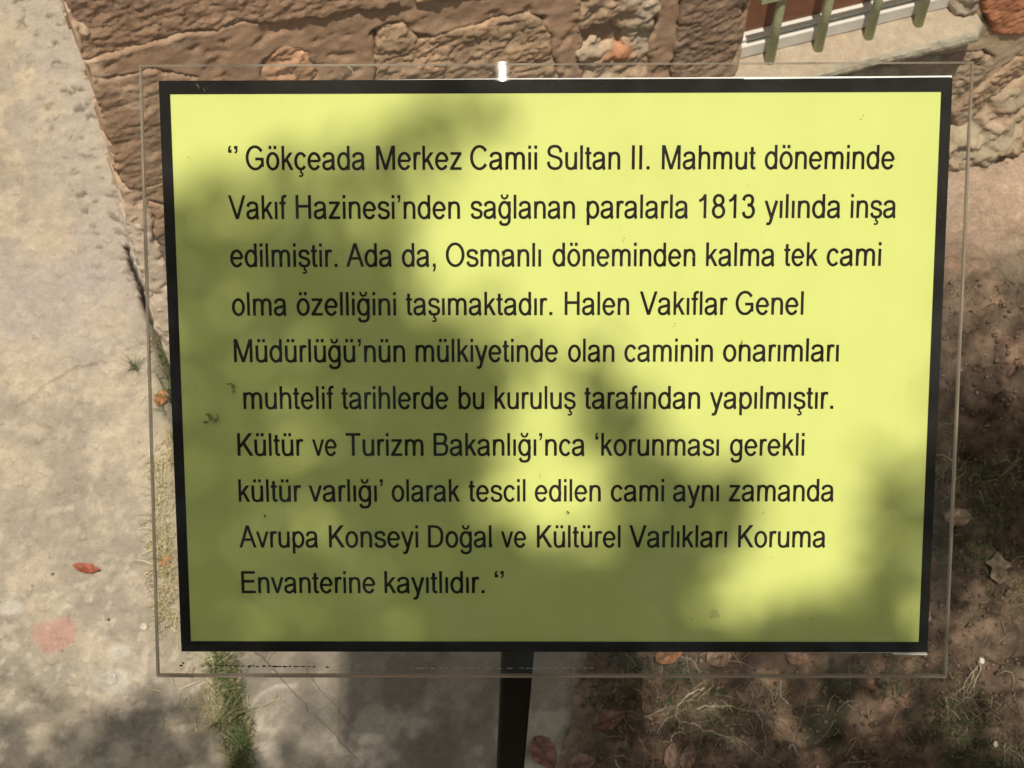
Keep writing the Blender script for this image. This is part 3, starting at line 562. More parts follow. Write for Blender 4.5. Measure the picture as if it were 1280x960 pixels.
GL = {
 'a': ([Cv((82, 370), (125, 455), (255, 494), (385, 462), (428, 370), (430, 130), (445, 45), (478, 2)), Cv((428, 305), (330, 275), (200, 250), (105, 215), (74, 145), (105, 62), (200, 27), (310, 50), (400, 120), (430, 215))], 556),
 'b': ([Vn(110, 0, 716, 88), bowlR], 556), 'c': (g_c, 500), 'ç': (g_c+ced(272), 500), 'd': ([Vn(447, 0, 716, 88), bowlL], 556),
 'e': ([Hn(266, 90, 478, 72), El(278, 259, 198, 234, 2, 328)], 556), 'f': ([Vn(140, 0, 575, 88), Cv((140, 560), (152, 648), (215, 688), (292, 680)), Hn(484, 15, 262, 70)], 278),
 'g': (g_g, 556), 'ğ': (g_g+brev(268), 556), 'h': ([Vn(110, 0, 716, 90)]+g_n[1:], 556), 'i': ([Vn(111, 0, XH, 88), Vn(111, 615, 716, 88)], 222), 'ı': ([Vn(111, 0, XH, 88)], 222),
 'k': ([Vn(110, 0, 716, 88), Dg(415, XH, 125, 205, 112), Dg(235, 320, 437, 0, 108)], 500), 'l': ([Vn(108, 0, 716, 88)], 222),
 'm': ([Vn(110, 0, XH, 90), Cv((112, 290), (135, 410), (190, 470), (265, 490), (350, 470), (400, 410), (413, 300), (413, 0)), Cv((415, 290), (440, 410), (495, 470), (570, 490), (655, 470), (705, 410), (718, 300), (718, 0))], 833),
 'n': (g_n, 556), 'o': (g_o, 556), 'ö': (g_o+umlb(278), 556), 'p': ([Vn(110, -199, XH, 88), bowlR], 556),
 'r': ([Vn(110, 0, XH, 90), Cv((112, 270), (130, 400), (185, 480), (250, 492), (325, 468))], 333), 's': (g_s, 500), 'ş': (g_s+ced(258), 500),
 't': ([Cv((126, 660), (126, 350), (128, 110), (155, 48), (205, 36), (262, 44)), Hn(484, 15, 256, 70)], 278), 'u': (g_u, 556), 'ü': (g_u+umlb(278), 556),
 'v': ([Dg(52, XH, 250, 0, 96), Dg(448, XH, 250, 0, 96)], 500), 'y': ([Dg(52, XH, 258, 8, 96), Cv((448, XH), (350, 250), (262, -10), (215, -135), (160, -172), (80, -165))], 500),
 'z': ([Hn(483, 45, 450), Hn(37, 28, 460), Dg(400, 480, 80, 40, 116)], 500),
 'A': ([Dg(50, 0, 333, 716, 100), Dg(617, 0, 333, 716, 100), Hn(255, 140, 525, 76)], 667),
 'B': ([Vn(122, 0, 716, 96), Cv((120, 677), (330, 677), (450, 670), (525, 610), (528, 490), (450, 400), (330, 383), (120, 383)), Cv((330, 383), (460, 375), (560, 315), (575, 200), (520, 75), (400, 39), (120, 39))], 667),
 'C': ([El(385, 358, 288, 332, 35, 325)], 722), 'D': ([Vn(126, 0, 716, 96), Cv((126, 676), (320, 676), (450, 655), (560, 570), (610, 450), (615, 358), (600, 240), (550, 130), (450, 60), (320, 40), (126, 40))], 722),
 'E': ([Vn(126, 0, 716, 94), Hn(675, 126, 615, 82), Hn(388, 126, 585, 82), Hn(41, 126, 625, 82)], 667),
 'G': ([El(395, 358, 300, 332, 35, 322), Cv((400, 325), (540, 325), (684, 325)), Vn(664, 95, 360, 92)], 778),
 'H': ([Vn(127, 0, 716, 94), Vn(595, 0, 716, 94), Hn(380, 127, 595, 82)], 722), 'K': ([Vn(122, 0, 716, 96), Dg(580, 716, 140, 260, 130), Dg(290, 420, 605, 0, 124)], 667),
 'M': ([Vn(118, 0, 716, 92), Vn(715, 0, 716, 92), Dg(138, 716, 416, 0, 98), Dg(695, 716, 416, 0, 98)], 833), 'O': ([El(389, 358, 298, 332)], 778),
 'S': ([Cv((560, 505), (520, 620), (430, 678), (325, 690), (200, 668), (125, 600), (112, 520), (150, 440), (260, 395), (400, 362), (520, 310), (572, 215), (545, 110), (460, 48), (345, 27), (210, 50), (120, 120), (88, 235))], 667),
 'T': ([Vn(305, 0, 716, 94), Hn(675, 20, 590, 82)], 611), 'V': ([Dg(52, 716, 333, 0, 100), Dg(614, 716, 333, 0, 100)], 667), 'I': ([Vn(139, 0, 716, 94)], 278),
 '1': ([Vn(330, 0, 716, 88), Cv((335, 700), (290, 625), (215, 560), (110, 512))], 556), '8': ([El(278, 536, 165, 148), El(278, 208, 196, 180)], 556),
 '3': ([Cv((88, 530), (130, 635), (262, 682), (385, 645), (425, 540), (375, 425), (235, 392)), Cv((235, 392), (395, 360), (465, 215), (400, 72), (262, 27), (135, 72), (82, 190))], 556),
 '.': ([Vn(139, 0, 100, 100)], 278), ',': ([Vn(137, 0, 100, 100), Cv((150, 40), (150, -60), (100, -140), w=.6)], 278),
 '’': ([Vn(108, 616, 716, 96), Cv((132, 660), (128, 560), (75, 500), w=.55)], 222), '‘': ([Vn(112, 510, 610, 96), Cv((88, 560), (92, 660), (145, 716), w=.55)], 222),
}
def glyph(ch):
    quads = []
    for st in GL[ch][0]:
        k = st[0]
        if k == 'V': _, x, a, b, w = st; w *= 1.22; quads.append([(x-w/2, a), (x+w/2, a), (x+w/2, b), (x-w/2, b)])
        elif k == 'H': _, y, a, b, w = st; w *= 1.08; quads.append([(a, y-w/2), (b, y-w/2), (b, y+w/2), (a, y+w/2)])
        elif k == 'D': _, x0, y0, x1, y1, w = st; w *= 1.17; quads.append([(x0-w/2, y0), (x0+w/2, y0), (x1+w/2, y1), (x1-w/2, y1)])
        else:
            if k == 'A':
                _, cx, cy, rx, ry, a0, a1, ws = st; an = np.radians(np.linspace(a0, a1, 33)); P = np.stack([cx+rx*np.cos(an), cy+ry*np.sin(an)], 1)
            else: P = spline(st[1], 5); ws = st[2]
            T = np.gradient(P, axis=0)
            if k == 'A' and a1-a0 == 360: T[0] = T[-1] = P[1]-P[-2]
            T /= np.linalg.norm(T, axis=1)[:, None]; w = np.sqrt((114*T[:, 1])**2+(86*T[:, 0])**2)*ws/2; N = np.stack([-T[:, 1], T[:, 0]], 1)*w[:, None]
            A, B = P-N, P+N
            for i in range(len(P)-1): quads.append([tuple(A[i]), tuple(A[i+1]), tuple(B[i+1]), tuple(B[i])])
    return quads
CAP = np.linalg.norm(SG(307, 212.4)-SG(307, 182.2))/716
LINES = [
 (212.6, 211.3, [('‘’', 286, 298, 196), ('Gökçeada', 307.6, 456.6), ('Merkez', 470.4, 577.5), ('Camii', 587.6, 671.5), ('Sultan', 683.5, 775.3), ('II.', 789.5, 812), ('Mahmut', 827, 944.4), ('döneminde', 955.3, 1117.8)]),
 (274, 272.3, [('Vakıf', 285.8, 359), ('Hazinesi’nden', 370, 575.3), ('sağlanan', 588.3, 718.8), ('paralarla', 732.7, 860), ('1813', 872.9, 943.5), ('yılında', 955, 1050.2), ('inşa', 1062.8, 1119.5)]),
 (333.8, 332.2, [('edilmiştir.', 288.2, 422.2), ('Ada', 433, 490.3), ('da,', 502.4, 545), ('Osmanlı', 557.3, 676.4), ('döneminden', 690.5, 869), ('kalma', 882.2, 968), ('tek', 979.6, 1022), ('cami', 1032.7, 1100.8)]),
 (394.5, 393, [('olma', 290.3, 358.8), ('özelliğini', 371, 495.4), ('taşımaktadır.', 507.5, 690.6), ('Halen', 705.7, 786.4), ('Vakıflar', 799.4, 909.2), ('Genel', 919, 1004)]),
 (452.8, 451.6, [('Müdürlüğü’nün', 292.9, 506.8), ('mülkiyetinde', 519.6, 697.6), ('olan', 709.9, 768), ('caminin', 780.2, 891), ('onarımları', 903.3, 1048)]),
 (511.2, 510.8, [('muhtelif', 304.7, 418), ('tarihlerde', 427.4, 560.8), ('bu', 573, 605.4), ('kuruluş', 618.3, 719.8), ('tarafından', 730.4, 875), ('yapılmıştır.', 886.8, 1041.4)]),
 (569.6, 569.4, [('Kültür', 297.3, 380), ('ve', 390.6, 421.5), ('Turizm', 432.6, 529.7), ('Bakanlığı’nca', 542, 731), ('‘korunması', 744, 898.6), ('gerekli', 912, 1005)]),
 (627, 626.4, [('kültür', 298.7, 377), ('varlığı’', 386.2, 479), ('olarak', 489.7, 575.2), ('tescil', 585.9, 657), ('edilen', 668.4, 751), ('cami', 763.3, 830), ('aynı', 841, 898.6), ('zamanda', 910.4, 1042)]),
 (684.2, 684, [('Avrupa', 299.5, 398), ('Konseyi', 411.5, 523), ('Doğal', 535.2, 614.6), ('ve', 626.2, 658), ('Kültürel', 671, 775.6), ('Varlıkları', 786.2, 908.5), ('Koruma', 922.2, 1031.5)]),
 (741.2, 741, [('Envanterine', 302.3, 469.6), ('kayıtlıdır.', 480.8, 606), ('‘’', 618.5, 630, 724)]),
]
li = 0
for yb0, yb1, words in LINES:
    V = []; Fc = []; dz = 0
    for wd_ in words:
        txt, x0, x1 = wd_[:3]; yb = yb0+(yb1-yb0)*((x0+x1)/2-285)/(1120-285); pen = 0; Q = []
        for ch in txt:
            for q in glyph(ch): Q.append([(a+pen, b) for a, b in q])
            pen += GL[ch][1]
            if txt == '‘’': pen -= 20
        A = np.array(Q); mnx = A[..., 0].min(); mxx = A[..., 0].max(); p0 = SG(x0, yb); p1 = SG(x1, yb)
        sx = np.linalg.norm(p1-p0)/(mxx-mnx); d = (p1-p0)/np.linalg.norm(p1-p0); nn = np.array([-d[1], d[0]])
        for q in Q:
            n0 = len(V); dz = (dz+1) % 7
            for a, b in q: V.append(spos(*(p0+d*(a-mnx)*sx+nn*b*CAP), .00036+dz*2e-6))
            Fc.append([n0, n0+1, n0+2, n0+3])
    mesh('text_line', V, Fc, M_INK, sign)
# grime spots, droppings and the clipped remnants of print on the acrylic
def blob(cx, cy, rx, ry, o, seed, k=14, rot=0):
    r = random.Random(seed); c = SG(cx, cy, o); V = [spos(*c, o)]
    for i in range(k):
        a = 2*math.pi*i/k; q = r.uniform(.45, 1.1); x = rx*q*math.cos(a)/2830; y = ry*q*math.sin(a)/2830
        V.append(spos(c[0]+x*math.cos(rot)-y*math.sin(rot), c[1]+x*math.sin(rot)+y*math.cos(rot), o))
    return V, [[0, i+1, (i+1) % k+1] for i in range(k)]
def blobs(name, specs, o, mat):
    V = []; Fc = []
    for i, (a, b, rx, ry, rot) in enumerate(specs):
        v, f = blob(a, b, rx, ry, o+i*4e-6, i*7+3, 12, rot); n0 = len(V); V += v; Fc += [[n0+j for j in q] for q in f]
    return mesh(name, V, Fc, mat, sign)
blobs('dirt_mark', [(263, 522, 5, 6, .5), (257, 528, 4, 3, .2), (269, 526, 3, 5, -.8), (259, 518, 3.5, 2, .4), (272, 520, 2, 4, .3)], .00372, M_DIRTM)
blobs('dirt_mark', [(291, 483, 4, 4, .5), (287, 480, 5, 1.6, .1), (292, 489, 3.5, 2, 1.2)], .00372, M_DIRTM)
for i_, b_ in enumerate([(927, 432, 1.2, 9, -.05), (710, 640, 3.5, 1, -.6), (331, 645, 1.4, 3, .5), (629, 317, 1.4, 5, .5), (614, 681, 2, 3, .5)]): blobs('scratch', [b_], .00372+i_*1e-6, M_INK)
blobs('smudge', [(893, 767, 9, 8, .3)], .0037, acrylic('smudge', .25, (.30, .29, .12)))
r = random.Random(5)
tag(blobs('speck', [(r.uniform(235, 1150), r.uniform(125, 790), r.uniform(.5, 1.2), r.uniform(.5, 1.3), r.uniform(0, 3)) for _ in range(60)], .00374, M_DIRTM), kind='stuff')
tag(blobs('dust', [(r.uniform(235, 1150), r.uniform(102, 113), .55, .55, 0) for _ in range(22)]+[(r.uniform(1162, 1178), r.uniform(125, 790), .55, .55, 0) for _ in range(10)], .00376, M_EDGE), kind='stuff')
tag(blobs('fine_scratches', [(440, 88, 1, 7, .5), (436, 84, 1, 4, .4), (428, 93, 1.2, 1.2, 0), (247, 107, .6, 5, .6), (255, 112, .6, 4, .5), (1058, 845, 12, .7, .5), (1100, 838, 9, .6, .4), (472, 89, .8, 5, -.4), (640, 80, 30, .8, 0), (600, 79.5, 18, .8, 0), (700, 80.5, 22, .6, 0)]+[(r.uniform(180, 1210), r.uniform(79, 96), .5, .5, 0) for _ in range(40)], .00378, M_EDGE), kind='stuff')
sp = [(226, 832, 3.5, 1.6, .2), (229, 829, 1.2, 2.6, .5), (253.5, 833, 1.4, 1.4, 0), (409, 834, 3.2, 1.2, 0)]
x = 259
while x < 392:
    w = r.uniform(4, 13); sp.append((x+w/2, 832+(x-259)*.012+r.uniform(-.3, .3), w/2, r.uniform(.9, 1.6), 0)); x += w*r.uniform(.82, 1.1)
tag(blobs('print_remnant', sp, .0005, M_INK), kind='stuff')
sp = []; x = 512
while x < 740:
    w = r.uniform(4, 14); sp.append((x+w/2, 835.3+r.uniform(-.3, .3), w/2, r.uniform(.5, 1.0), 0)); x += w*r.uniform(.9, 1.5)
tag(blobs('glue_trace', sp, .0005, principled('glue', color=(.42, .38, .33), bump=0)), kind='stuff')
# added bowed sliver, angled between sun and view to make the top edge glint
tc_ = SG(628, 89, .0042); P = spos(*tc_, .0044); view = (CP-P)/np.linalg.norm(CP-P); hv = view+SUN; hv /= np.linalg.norm(hv)
ax = SUu-hv*(SUu @ hv); ax /= np.linalg.norm(ax); sd = np.cross(ax, hv)
V = []; R_ = .03; nb = 16
for i in range(nb+1):
    a = (i/nb-.5)*.2
    for t in (-.0042, .0040): V.append(P+sd*R_*math.sin(a)+hv*R_*(math.cos(a)-1)+ax*t)
mesh('added_glint', V, [[2*i, 2*i+2, 2*i+3, 2*i+1] for i in range(nb)], M_GLINT, sign, smooth=True)
# post, with the bracket that carries the plate
pts = [(.0035+.004*(1-t)*0, .405, z) for t, z in zip(np.linspace(0, 1, 5), np.linspace(-.05, 1.14, 5))]
hw = .0108
boxes('post', [((-hw, .405-hw, -.08), (hw, .405+hw, 1.135))], M_POLE, sign, frame=lambda a, b, c: (a-.0113+.0207*c, b, c), bev=.002)
boxes('bracket', [((-.018, .392, 1.10), (.018, .418, 1.150))], M_POLE, sign, bev=.002)

# ------------------------------------------------------------------ grass, straw, roots, leaves, pebbles
def hz(x, y):
    X = np.array(x, float); Y = np.array(y, float); dp = sdf(poly_pave, X, Y); ds = sdf(slabpoly, X, Y)
    return np.where(dp > 0, .001, np.where(ds > 0, .001, dirt_h(X, Y)))
poly_pave = poly
def blades(name, bases, col, length, width, lean, seed, label, cat=None, kind='stuff'):
    rr = np.random.default_rng(seed); n = len(bases); B = np.array(bases); zz = hz(B[:, 0], B[:, 1])-.004
    L = length*rr.uniform(.35, 1.1, n); az = rr.uniform(0, 2*np.pi, n); ln = lean*rr.uniform(.3, 1.2, n); wz = width*rr.uniform(.6, 1.2, n); seg = 4
    V = np.zeros((n, seg+1, 2, 3)); C = np.zeros((n, seg+1, 2, 3)); sx, sy = -np.sin(az), np.cos(az); base = np.array(col)[rr.integers(0, len(col), n)]*rr.uniform(.7, 1.25, (n, 1))
    for k in range(seg+1):
        t = k/seg; th = ln*t; r_ = L*t*np.sin(th*.9+.1); h = L*t*np.cos(np.minimum(th, 1.5)); ww = wz*(1-t**1.5)*.5+.00005
        for j, s_ in enumerate((-1, 1)):
            V[:, k, j, 0] = B[:, 0]+np.cos(az)*r_+sx*ww*s_; V[:, k, j, 1] = B[:, 1]+np.sin(az)*r_+sy*ww*s_; V[:, k, j, 2] = zz+np.maximum(h, .002)
            C[:, k, j] = base
    i = np.arange(n)[:, None]*(seg+1)*2+np.arange(seg)[None]*2; q = np.stack([i, i+1, i+3, i+2], -1).reshape(-1, 4)
    return tag(mesh(name, V.reshape(-1, 3), q, M_GRASS, col=C.reshape(-1, 3), loc=(B[:, 0].mean(), B[:, 1].mean(), 0)), label, cat, kind=kind)
def along(pts, n, sd, seed):
    rr = np.random.default_rng(seed); P = spline([G(*p)[:2] for p in pts], 12); i = rr.uniform(0, len(P)-1.001, n); k = i.astype(int); f = (i-k)[:, None]
    return P[k]*(1-f)+P[k+1]*f+rr.normal(0, sd, (n, 2))
JM = [(211, 440), (228, 560), (248, 700), (276, 815), (290, 880), (303, 980)]
greens = [(.075, .10, .035), (.11, .125, .055), (.17, .17, .09), (.055, .08, .03), (.3, .26, .15), (.36, .31, .2)]
dry = [(.55, .46, .27), (.45, .36, .2), (.62, .55, .36), (.3, .28, .13)]
blades('grass', np.vstack([along(JM, 1500, .006, 1), along([(276, 815), (287, 850)], 350, .0075, 2), along([(290, 880), (303, 980)], 700, .0075, 22)]), greens, .019, .0009, 1.3, 5, 'short green grass growing in the joint between the concrete slabs', 'grass')
blades('grass', np.vstack([along([(272, 812), (286, 865), (300, 925), (304, 975)], 420, .0055, 24), along([(204, 430), (209, 470), (212, 520)], 260, .005, 25)]), [(.08, .13, .035), (.11, .16, .05), (.15, .19, .08)], .032, .0011, 1.1, 26, 'longer greener grass blades rising along the slab joint', 'grass')
blades('dry_grass', np.vstack([along([(200, 560), (203, 650), (208, 720), (210, 790)], 700, .008, 3), along([(258, 820), (272, 870), (262, 900)], 220, .012, 4)]), dry, .026, .0010, 1.5, 6, 'bleached dry grass sprawling left of the notice over the pavement edge', 'dry grass')
blades('grass_tuft', along([(196, 418), (205, 440), (208, 470)], 90, .006, 7), [(.10, .14, .05), (.2, .22, .1)], .075, .0009, 1.2, 8, 'thin long grass blades at the foot of the wall corner', 'grass tuft', None)
blades('grass_tuft', along([(168, 458), (170, 462)], 30, .003, 9), [(.10, .12, .06)], .03, .0009, 1.3, 10, 'tiny grass sprig on the pavement just left of the wall corner', 'grass tuft', None)
blades('grass_tuft', np.array([G(276, 905)[:2]+rng.normal(0, .004, 2) for _ in range(60)]), [(.2, .21, .1), (.3, .29, .16)], .06, .001, 1.4, 12, 'grass tuft fanning out leftward from the joint near the bottom edge', 'grass tuft', None)
# green shoots and moss over the loose soil
rr = np.random.default_rng(31)
cl = [(1215, 650, .05), (1230, 700, .05), (1250, 620, .04), (1190, 880, .03), (1205, 915, .02), (1170, 905, .03), (845, 880, .02), (852, 845, .012), (1120, 855, .02), (790, 850, .03), (760, 870, .03), (1240, 940, .03), (905, 905, .025), (1260, 660, .05), (1225, 610, .05), (1262, 735, .05), (1200, 690, .04)]
B = np.vstack([G(a, b)[:2]+rr.normal(0, s_*.6, (300, 2)) for a, b, s_ in cl])
blades('ground_moss', B, [(.06, .085, .03), (.09, .12, .05), (.045, .06, .025), (.2, .2, .1)], .014, .0011, 1.4, 33, 'low green weeds and moss patches over the loose brown soil', 'weeds')
blades('dry_grass', np.vstack([G(a, b)[:2]+rr.normal(0, s_, (70, 2)) for a, b, s_ in [(845, 870, .02), (880, 905, .02), (930, 900, .02), (965, 880, .012), (1200, 860, .015), (1225, 890, .015), (1262, 930, .015), (1090, 920, .03), (1190, 600, .02), (1265, 590, .015)]]), [(.30, .25, .15), (.22, .18, .11), (.38, .33, .21), (.12, .10, .06)], .03, .0007, 1.6, 35, 'fine tangled dry grass over the loose soil right of the post', 'dry grass')
# dry litter that nobody could count
def litter(name, n, xr, yr, L, rad, cols, seed, label, cond=None):
    rr = random.Random(seed); V = []; Fc = []; C = []
    while n > 0:
        x = rr.uniform(*xr); y = rr.uniform(*yr)
        if cond and not cond(x, y): continue
        n -= 1; a = rr.uniform(0, 6.3); l = L*rr.uniform(.3, 1.2); cv_ = rr.uniform(-.8, .8)*(2 if rr.random() < .15 else 1); pts = []
        for k in range(5):
            t = k/4-.5; aa = a+cv_*t; px_ = x+l*t*math.cos(aa); py_ = y+l*t*math.sin(aa); pts.append((px_, py_, 0))
        z = hz([p[0] for p in pts], [p[1] for p in pts]); lift = rr.uniform(0, .006)
        pts = [(p[0], p[1], zz+rad+lift*math.sin(math.pi*k/4)) for k, (p, zz) in enumerate(zip(pts, z))]
        v, f = tube_geo(pts, [rad*rr.uniform(.5, 1.3)]*4+[rad*.4], 3); n0 = len(V); V += v; Fc += [[n0+i for i in q] for q in f]; c = np.array(rr.choice(cols))*rr.uniform(.4, .85); C += [c]*len(v)
    return tag(mesh(name, V, Fc, M_STRAW, col=np.array(C)), label, 'straw', kind='stuff')
strawc = [(.42, .34, .24), (.30, .23, .16), (.5, .43, .32), (.2, .15, .1)]
litter('straw_litter', 170, (.09, .60), (.53, 1.0), 0.038, .00045, strawc, 41, 'thin dry straw and rootlets scattered over the loose soil', lambda x, y: x > .1+.3*(y-.55))
litter('straw_litter', 75, (.12, .20), (.53, .70), .030, .00045, strawc+[(.6, .54, .36)], 43, 'matted pale straw beside the slab edge under the notice')
litter('straw_litter', 45, (-.42, -.26), (.60, .95), .03, .0006, [(.66, .56, .4), (.55, .46, .3)], 45, 'few bleached straws lying on the pavement near the grass joint')
# roots one can pick out, traced where they lie
def root(name, pts, rad, col, label, cat='root', group='dry roots and stalks on the ground', lift=.005, seed=1):
    P = spline([np.array([*G(*p)[:2]]) for p in pts], 5); z = hz(P[:, 0], P[:, 1]); n_ = len(P); rr = np.random.default_rng(seed)
    Q = np.column_stack([P+rr.normal(0, .0009, P.shape), z+rad+lift*np.abs(np.sin(np.linspace(0, 5, n_)+seed))]); R_ = rad*np.linspace(1.1, .35, n_)*rr.uniform(.8, 1.2, n_)
    Q[:, :2] += .0012*np.column_stack([fbm(np.arange(n_)*.45, np.full(n_, seed*1.3), 5), fbm(np.arange(n_)*.45, np.full(n_, seed*2.1), 6)]); V, Fc = tube_geo(Q, R_*.55, 6); return tag(mesh(name, V, Fc, M_STRAW, col=np.tile(np.array(col)*.5, (len(V), 1))*1.0, smooth=True), label, cat, group)
cr_ = (.52, .44, .33)
root('dry_root', [(878, 866), (860, 872), (846, 884), (852, 900), (870, 908), (895, 917), (925, 930)], .0021, cr_, 'thick pale root bent like a hook beside the sunlit grass below the notice')
root('dry_root', [(868, 888), (890, 885), (912, 882), (935, 890), (950, 899), (954, 920), (956, 948)], .0016, cr_, 'pale root running right from the hooked root and then turning down')
root('dry_root', [(850, 822), (858, 830), (862, 848), (866, 862)], .0013, cr_, 'short pale root under the bottom acrylic edge, left prong of a fork')
root('dry_root', [(856, 824), (868, 832), (880, 846), (888, 852)], .0014, cr_, 'short pale root under the bottom acrylic edge, right prong of a fork')
root('dry_root', [(950, 858), (962, 870), (968, 890), (972, 910), (990, 930), (1000, 948)], .0013, (.42, .34, .25), 'long brown root slanting down right below the middle of the soil')
root('dry_root', [(983, 938), (990, 936), (996, 944), (1000, 950), (995, 955)], .0012, cr_, 'small pale root kinked like an arrowhead at the bottom edge')
root('dry_root', [(1025, 853), (1010, 868), (1004, 890), (998, 915), (996, 935)], .0011, (.40, .34, .26), 'slender root arching down below the notice right of the long slanting root')
root('dry_root', [(1078, 878), (1060, 878), (1048, 885), (1044, 900), (1030, 918), (1020, 925)], .0011, (.40, .36, .29), 'thin grey root curling over a dark hollow below the notice')
root('dry_root', [(928, 866), (944, 858), (950, 872), (944, 890), (948, 900)], .0014, (.38, .29, .21), 'brown knotted root right below the acrylic edge')
root('dry_root', [(1221, 828), (1223, 842), (1214, 862), (1206, 874), (1196, 880)], .0014, (.58, .52, .4), 'bright forked straw root in the sun at the right, lower strand')
root('dry_root', [(1221, 834), (1208, 850), (1204, 862), (1212, 866), (1200, 878)], .0012, (.55, .48, .36), 'bright forked straw root in the sun at the right, looped strand')
root('dry_root', [(1246, 842), (1262, 846), (1266, 865), (1266, 882), (1272, 896), (1278, 908)], .0011, (.42, .36, .27), 'long thin root hanging down along the right edge of the picture')
root('dry_root', [(1255, 928), (1253, 945), (1254, 965)], .0010, (.55, .46, .33), 'straight upright straw at the bottom right corner')
root('dry_root', [(705, 948), (718, 925), (735, 912), (760, 925), (790, 922)], .0013, (.36, .30, .2), 'shaded twiggy root between the red leaves and the post')
root('dry_root', [(740, 908), (748, 893), (758, 872)], .0010, (.40, .38, .27), 'shaded straight straw right of the post')
root('dry_root', [(1212, 655), (1200, 640), (1190, 655)], .0012, (.42, .36, .29), 'curled root loop on dark soil right of the acrylic edge')
root('dry_root', [(1288, 690), (1270, 700), (1256, 712)], .0010, (.45, .40, .31), 'straw pointing at the tan leaf on the right edge')
root('grass_stalk', [(316, 812), (345, 843), (375, 875), (405, 908), (440, 942), (460, 965)], .0009, (.22, .17, .12), 'longer of the two thin dark stems lying on the grey slab', 'stem')
root('grass_stalk', [(383, 838), (395, 858), (418, 882), (436, 907), (450, 925)], .0008, (.26, .20, .14), 'shorter of the two thin dark stems lying on the grey slab', 'stem')
root('grass_stalk', [(195, 716), (182, 728), (190, 745), (196, 752)], .0008, (.66, .58, .44), 'bleached crooked straw on the pavement left of the notice', 'stem')
root('grass_stalk', [(309, 893), (330, 889), (352, 888)], .0006, (.68, .6, .5), 'pale hair-thin straw lying across the grey slab', 'stem')
root('grass_stalk', [(270, 900), (285, 912), (305, 930), (325, 942)], .0009, (.5, .47, .32), 'pale grass stalk lying across the green joint at the bottom', 'stem')
# fallen leaves
def leaf(px_, py_, Lpx, Wpx, rot, col, label, curl=.3, lift=.003, lobes=0, seed=1, name='fallen_leaf', cat='leaf'):
    c = G(px_, py_); dep = np.linalg.norm(c-CP); sc = dep/F; L_ = Lpx*sc; W_ = Wpx*sc; rr = np.random.default_rng(seed); z0 = float(hz(c[0], c[1])); V = []; C = []
    nu, nv = 15, 9
    for i in range(nu):
        t = i/(nu-1); w = math.sin(math.pi*t**.85)**.75 if 0 < t < 1 else 0
        if lobes: w *= 1+.28*math.sin(t*lobes*6.3)+.1*rr.normal()
        else: w *= 1+.05*rr.normal()
        for j in range(nv):
            s_ = j/(nv-1)*2-1; x = (t-.5)*L_; y = s_*w*W_/2*(1+.03*rr.normal())
            z = lift+curl*W_*.5*abs(s_)**1.5*w+curl*L_*.25*(t-.5)**2*4+.0008*rr.normal()-(.0012 if j == nv//2 else 0)
            xr = x*math.cos(rot)-y*math.sin(rot); yr = (x*math.sin(rot)+y*math.cos(rot))*1.06; V.append((c[0]+xr, c[1]+yr, z0+z))
            vein = .62 if j == nv//2 else (.8 if (i+abs(j-nv//2)) % 4 == 0 else 1.05); C.append((np.array(col)*.8+np.array([.30, .2, .12])*.25)*(1+.13*rr.normal())*vein*(.75+.35*float(sstep(-.3, .3, fbm(np.array(i*.3), np.array(j*.4), seed)))))
    V = np.array(V); low = (V[:, 2]-hz(V[:, 0], V[:, 1])).min(); V[:, 2] += max(0, .0005-low)
    return tag(mesh(name, V, gridfaces(nu, nv), M_LITTER, col=np.array(C)*.62, smooth=True), label, cat, 'fallen leaves and petals')
leaf(110, 713, 34, 12, -.15, (.55, .13, .07), 'small red curled petal lying alone on the bare pavement', seed=3, curl=.5, name='fallen_petal', cat='petal')
leaf(202, 500, 22, 15, 1.3, (.70, .26, .09), 'small bright orange leaf in the grass at the wall corner', seed=4)
leaf(208, 704, 19, 11, .7, (.66, .27, .11), 'tiny orange leaf in the dry grass left of the notice', seed=5)
leaf(836, 822, 40, 24, .5, (.62, .29, .14), 'sunlit orange leaf seen through the bottom acrylic edge', seed=6)
leaf(760, 902, 42, 24, .35, (.26, .13, .085), 'shaded brown leaf on the soil between post and sunlit straw', seed=7)
leaf(680, 943, 46, 30, -1.0, (.34, .15, .12), 'dusky red rounded leaf at the bottom edge right of the post', seed=8, curl=.2)
leaf(727, 956, 36, 23, .2, (.36, .21, .17), 'pinkish leaf at the bottom edge beside the dusky red leaf', seed=9)
leaf(898, 826, 34, 26, .3, (.40, .26, .19), 'pale pink leaf under the acrylic edge right of the orange leaf', seed=10)
leaf(838, 945, 34, 15, 1.35, (.38, .25, .2), 'pinkish leaf standing among straw at the bottom, left of a pair', seed=11)
leaf(860, 948, 36, 17, 1.2, (.38, .24, .18), 'pinkish leaf standing among straw at the bottom, right of a pair', seed=12)
leaf(1246, 714, 40, 24, 1.45, (.40, .31, .22), 'tan lobed leaf on dark soil at the right edge', seed=13, lobes=2)
leaf(1195, 652, 34, 22, .1, (.36, .27, .2), 'grey brown leaf on dark soil beside the acrylic edge', seed=14)
leaf(995, 826, 30, 22, -.3, (.34, .19, .13), 'dull brown leaf seen through the acrylic right of centre', seed=15)
leaf(1106, 858, 22, 15, .1, (.12, .115, .07), 'small olive leaf on the soil below the acrylic edge', seed=16)
leaf(1158, 772, 16, 10, 1.2, (.5, .42, .32), 'tiny pale leaf seen through the right acrylic edge', seed=17)
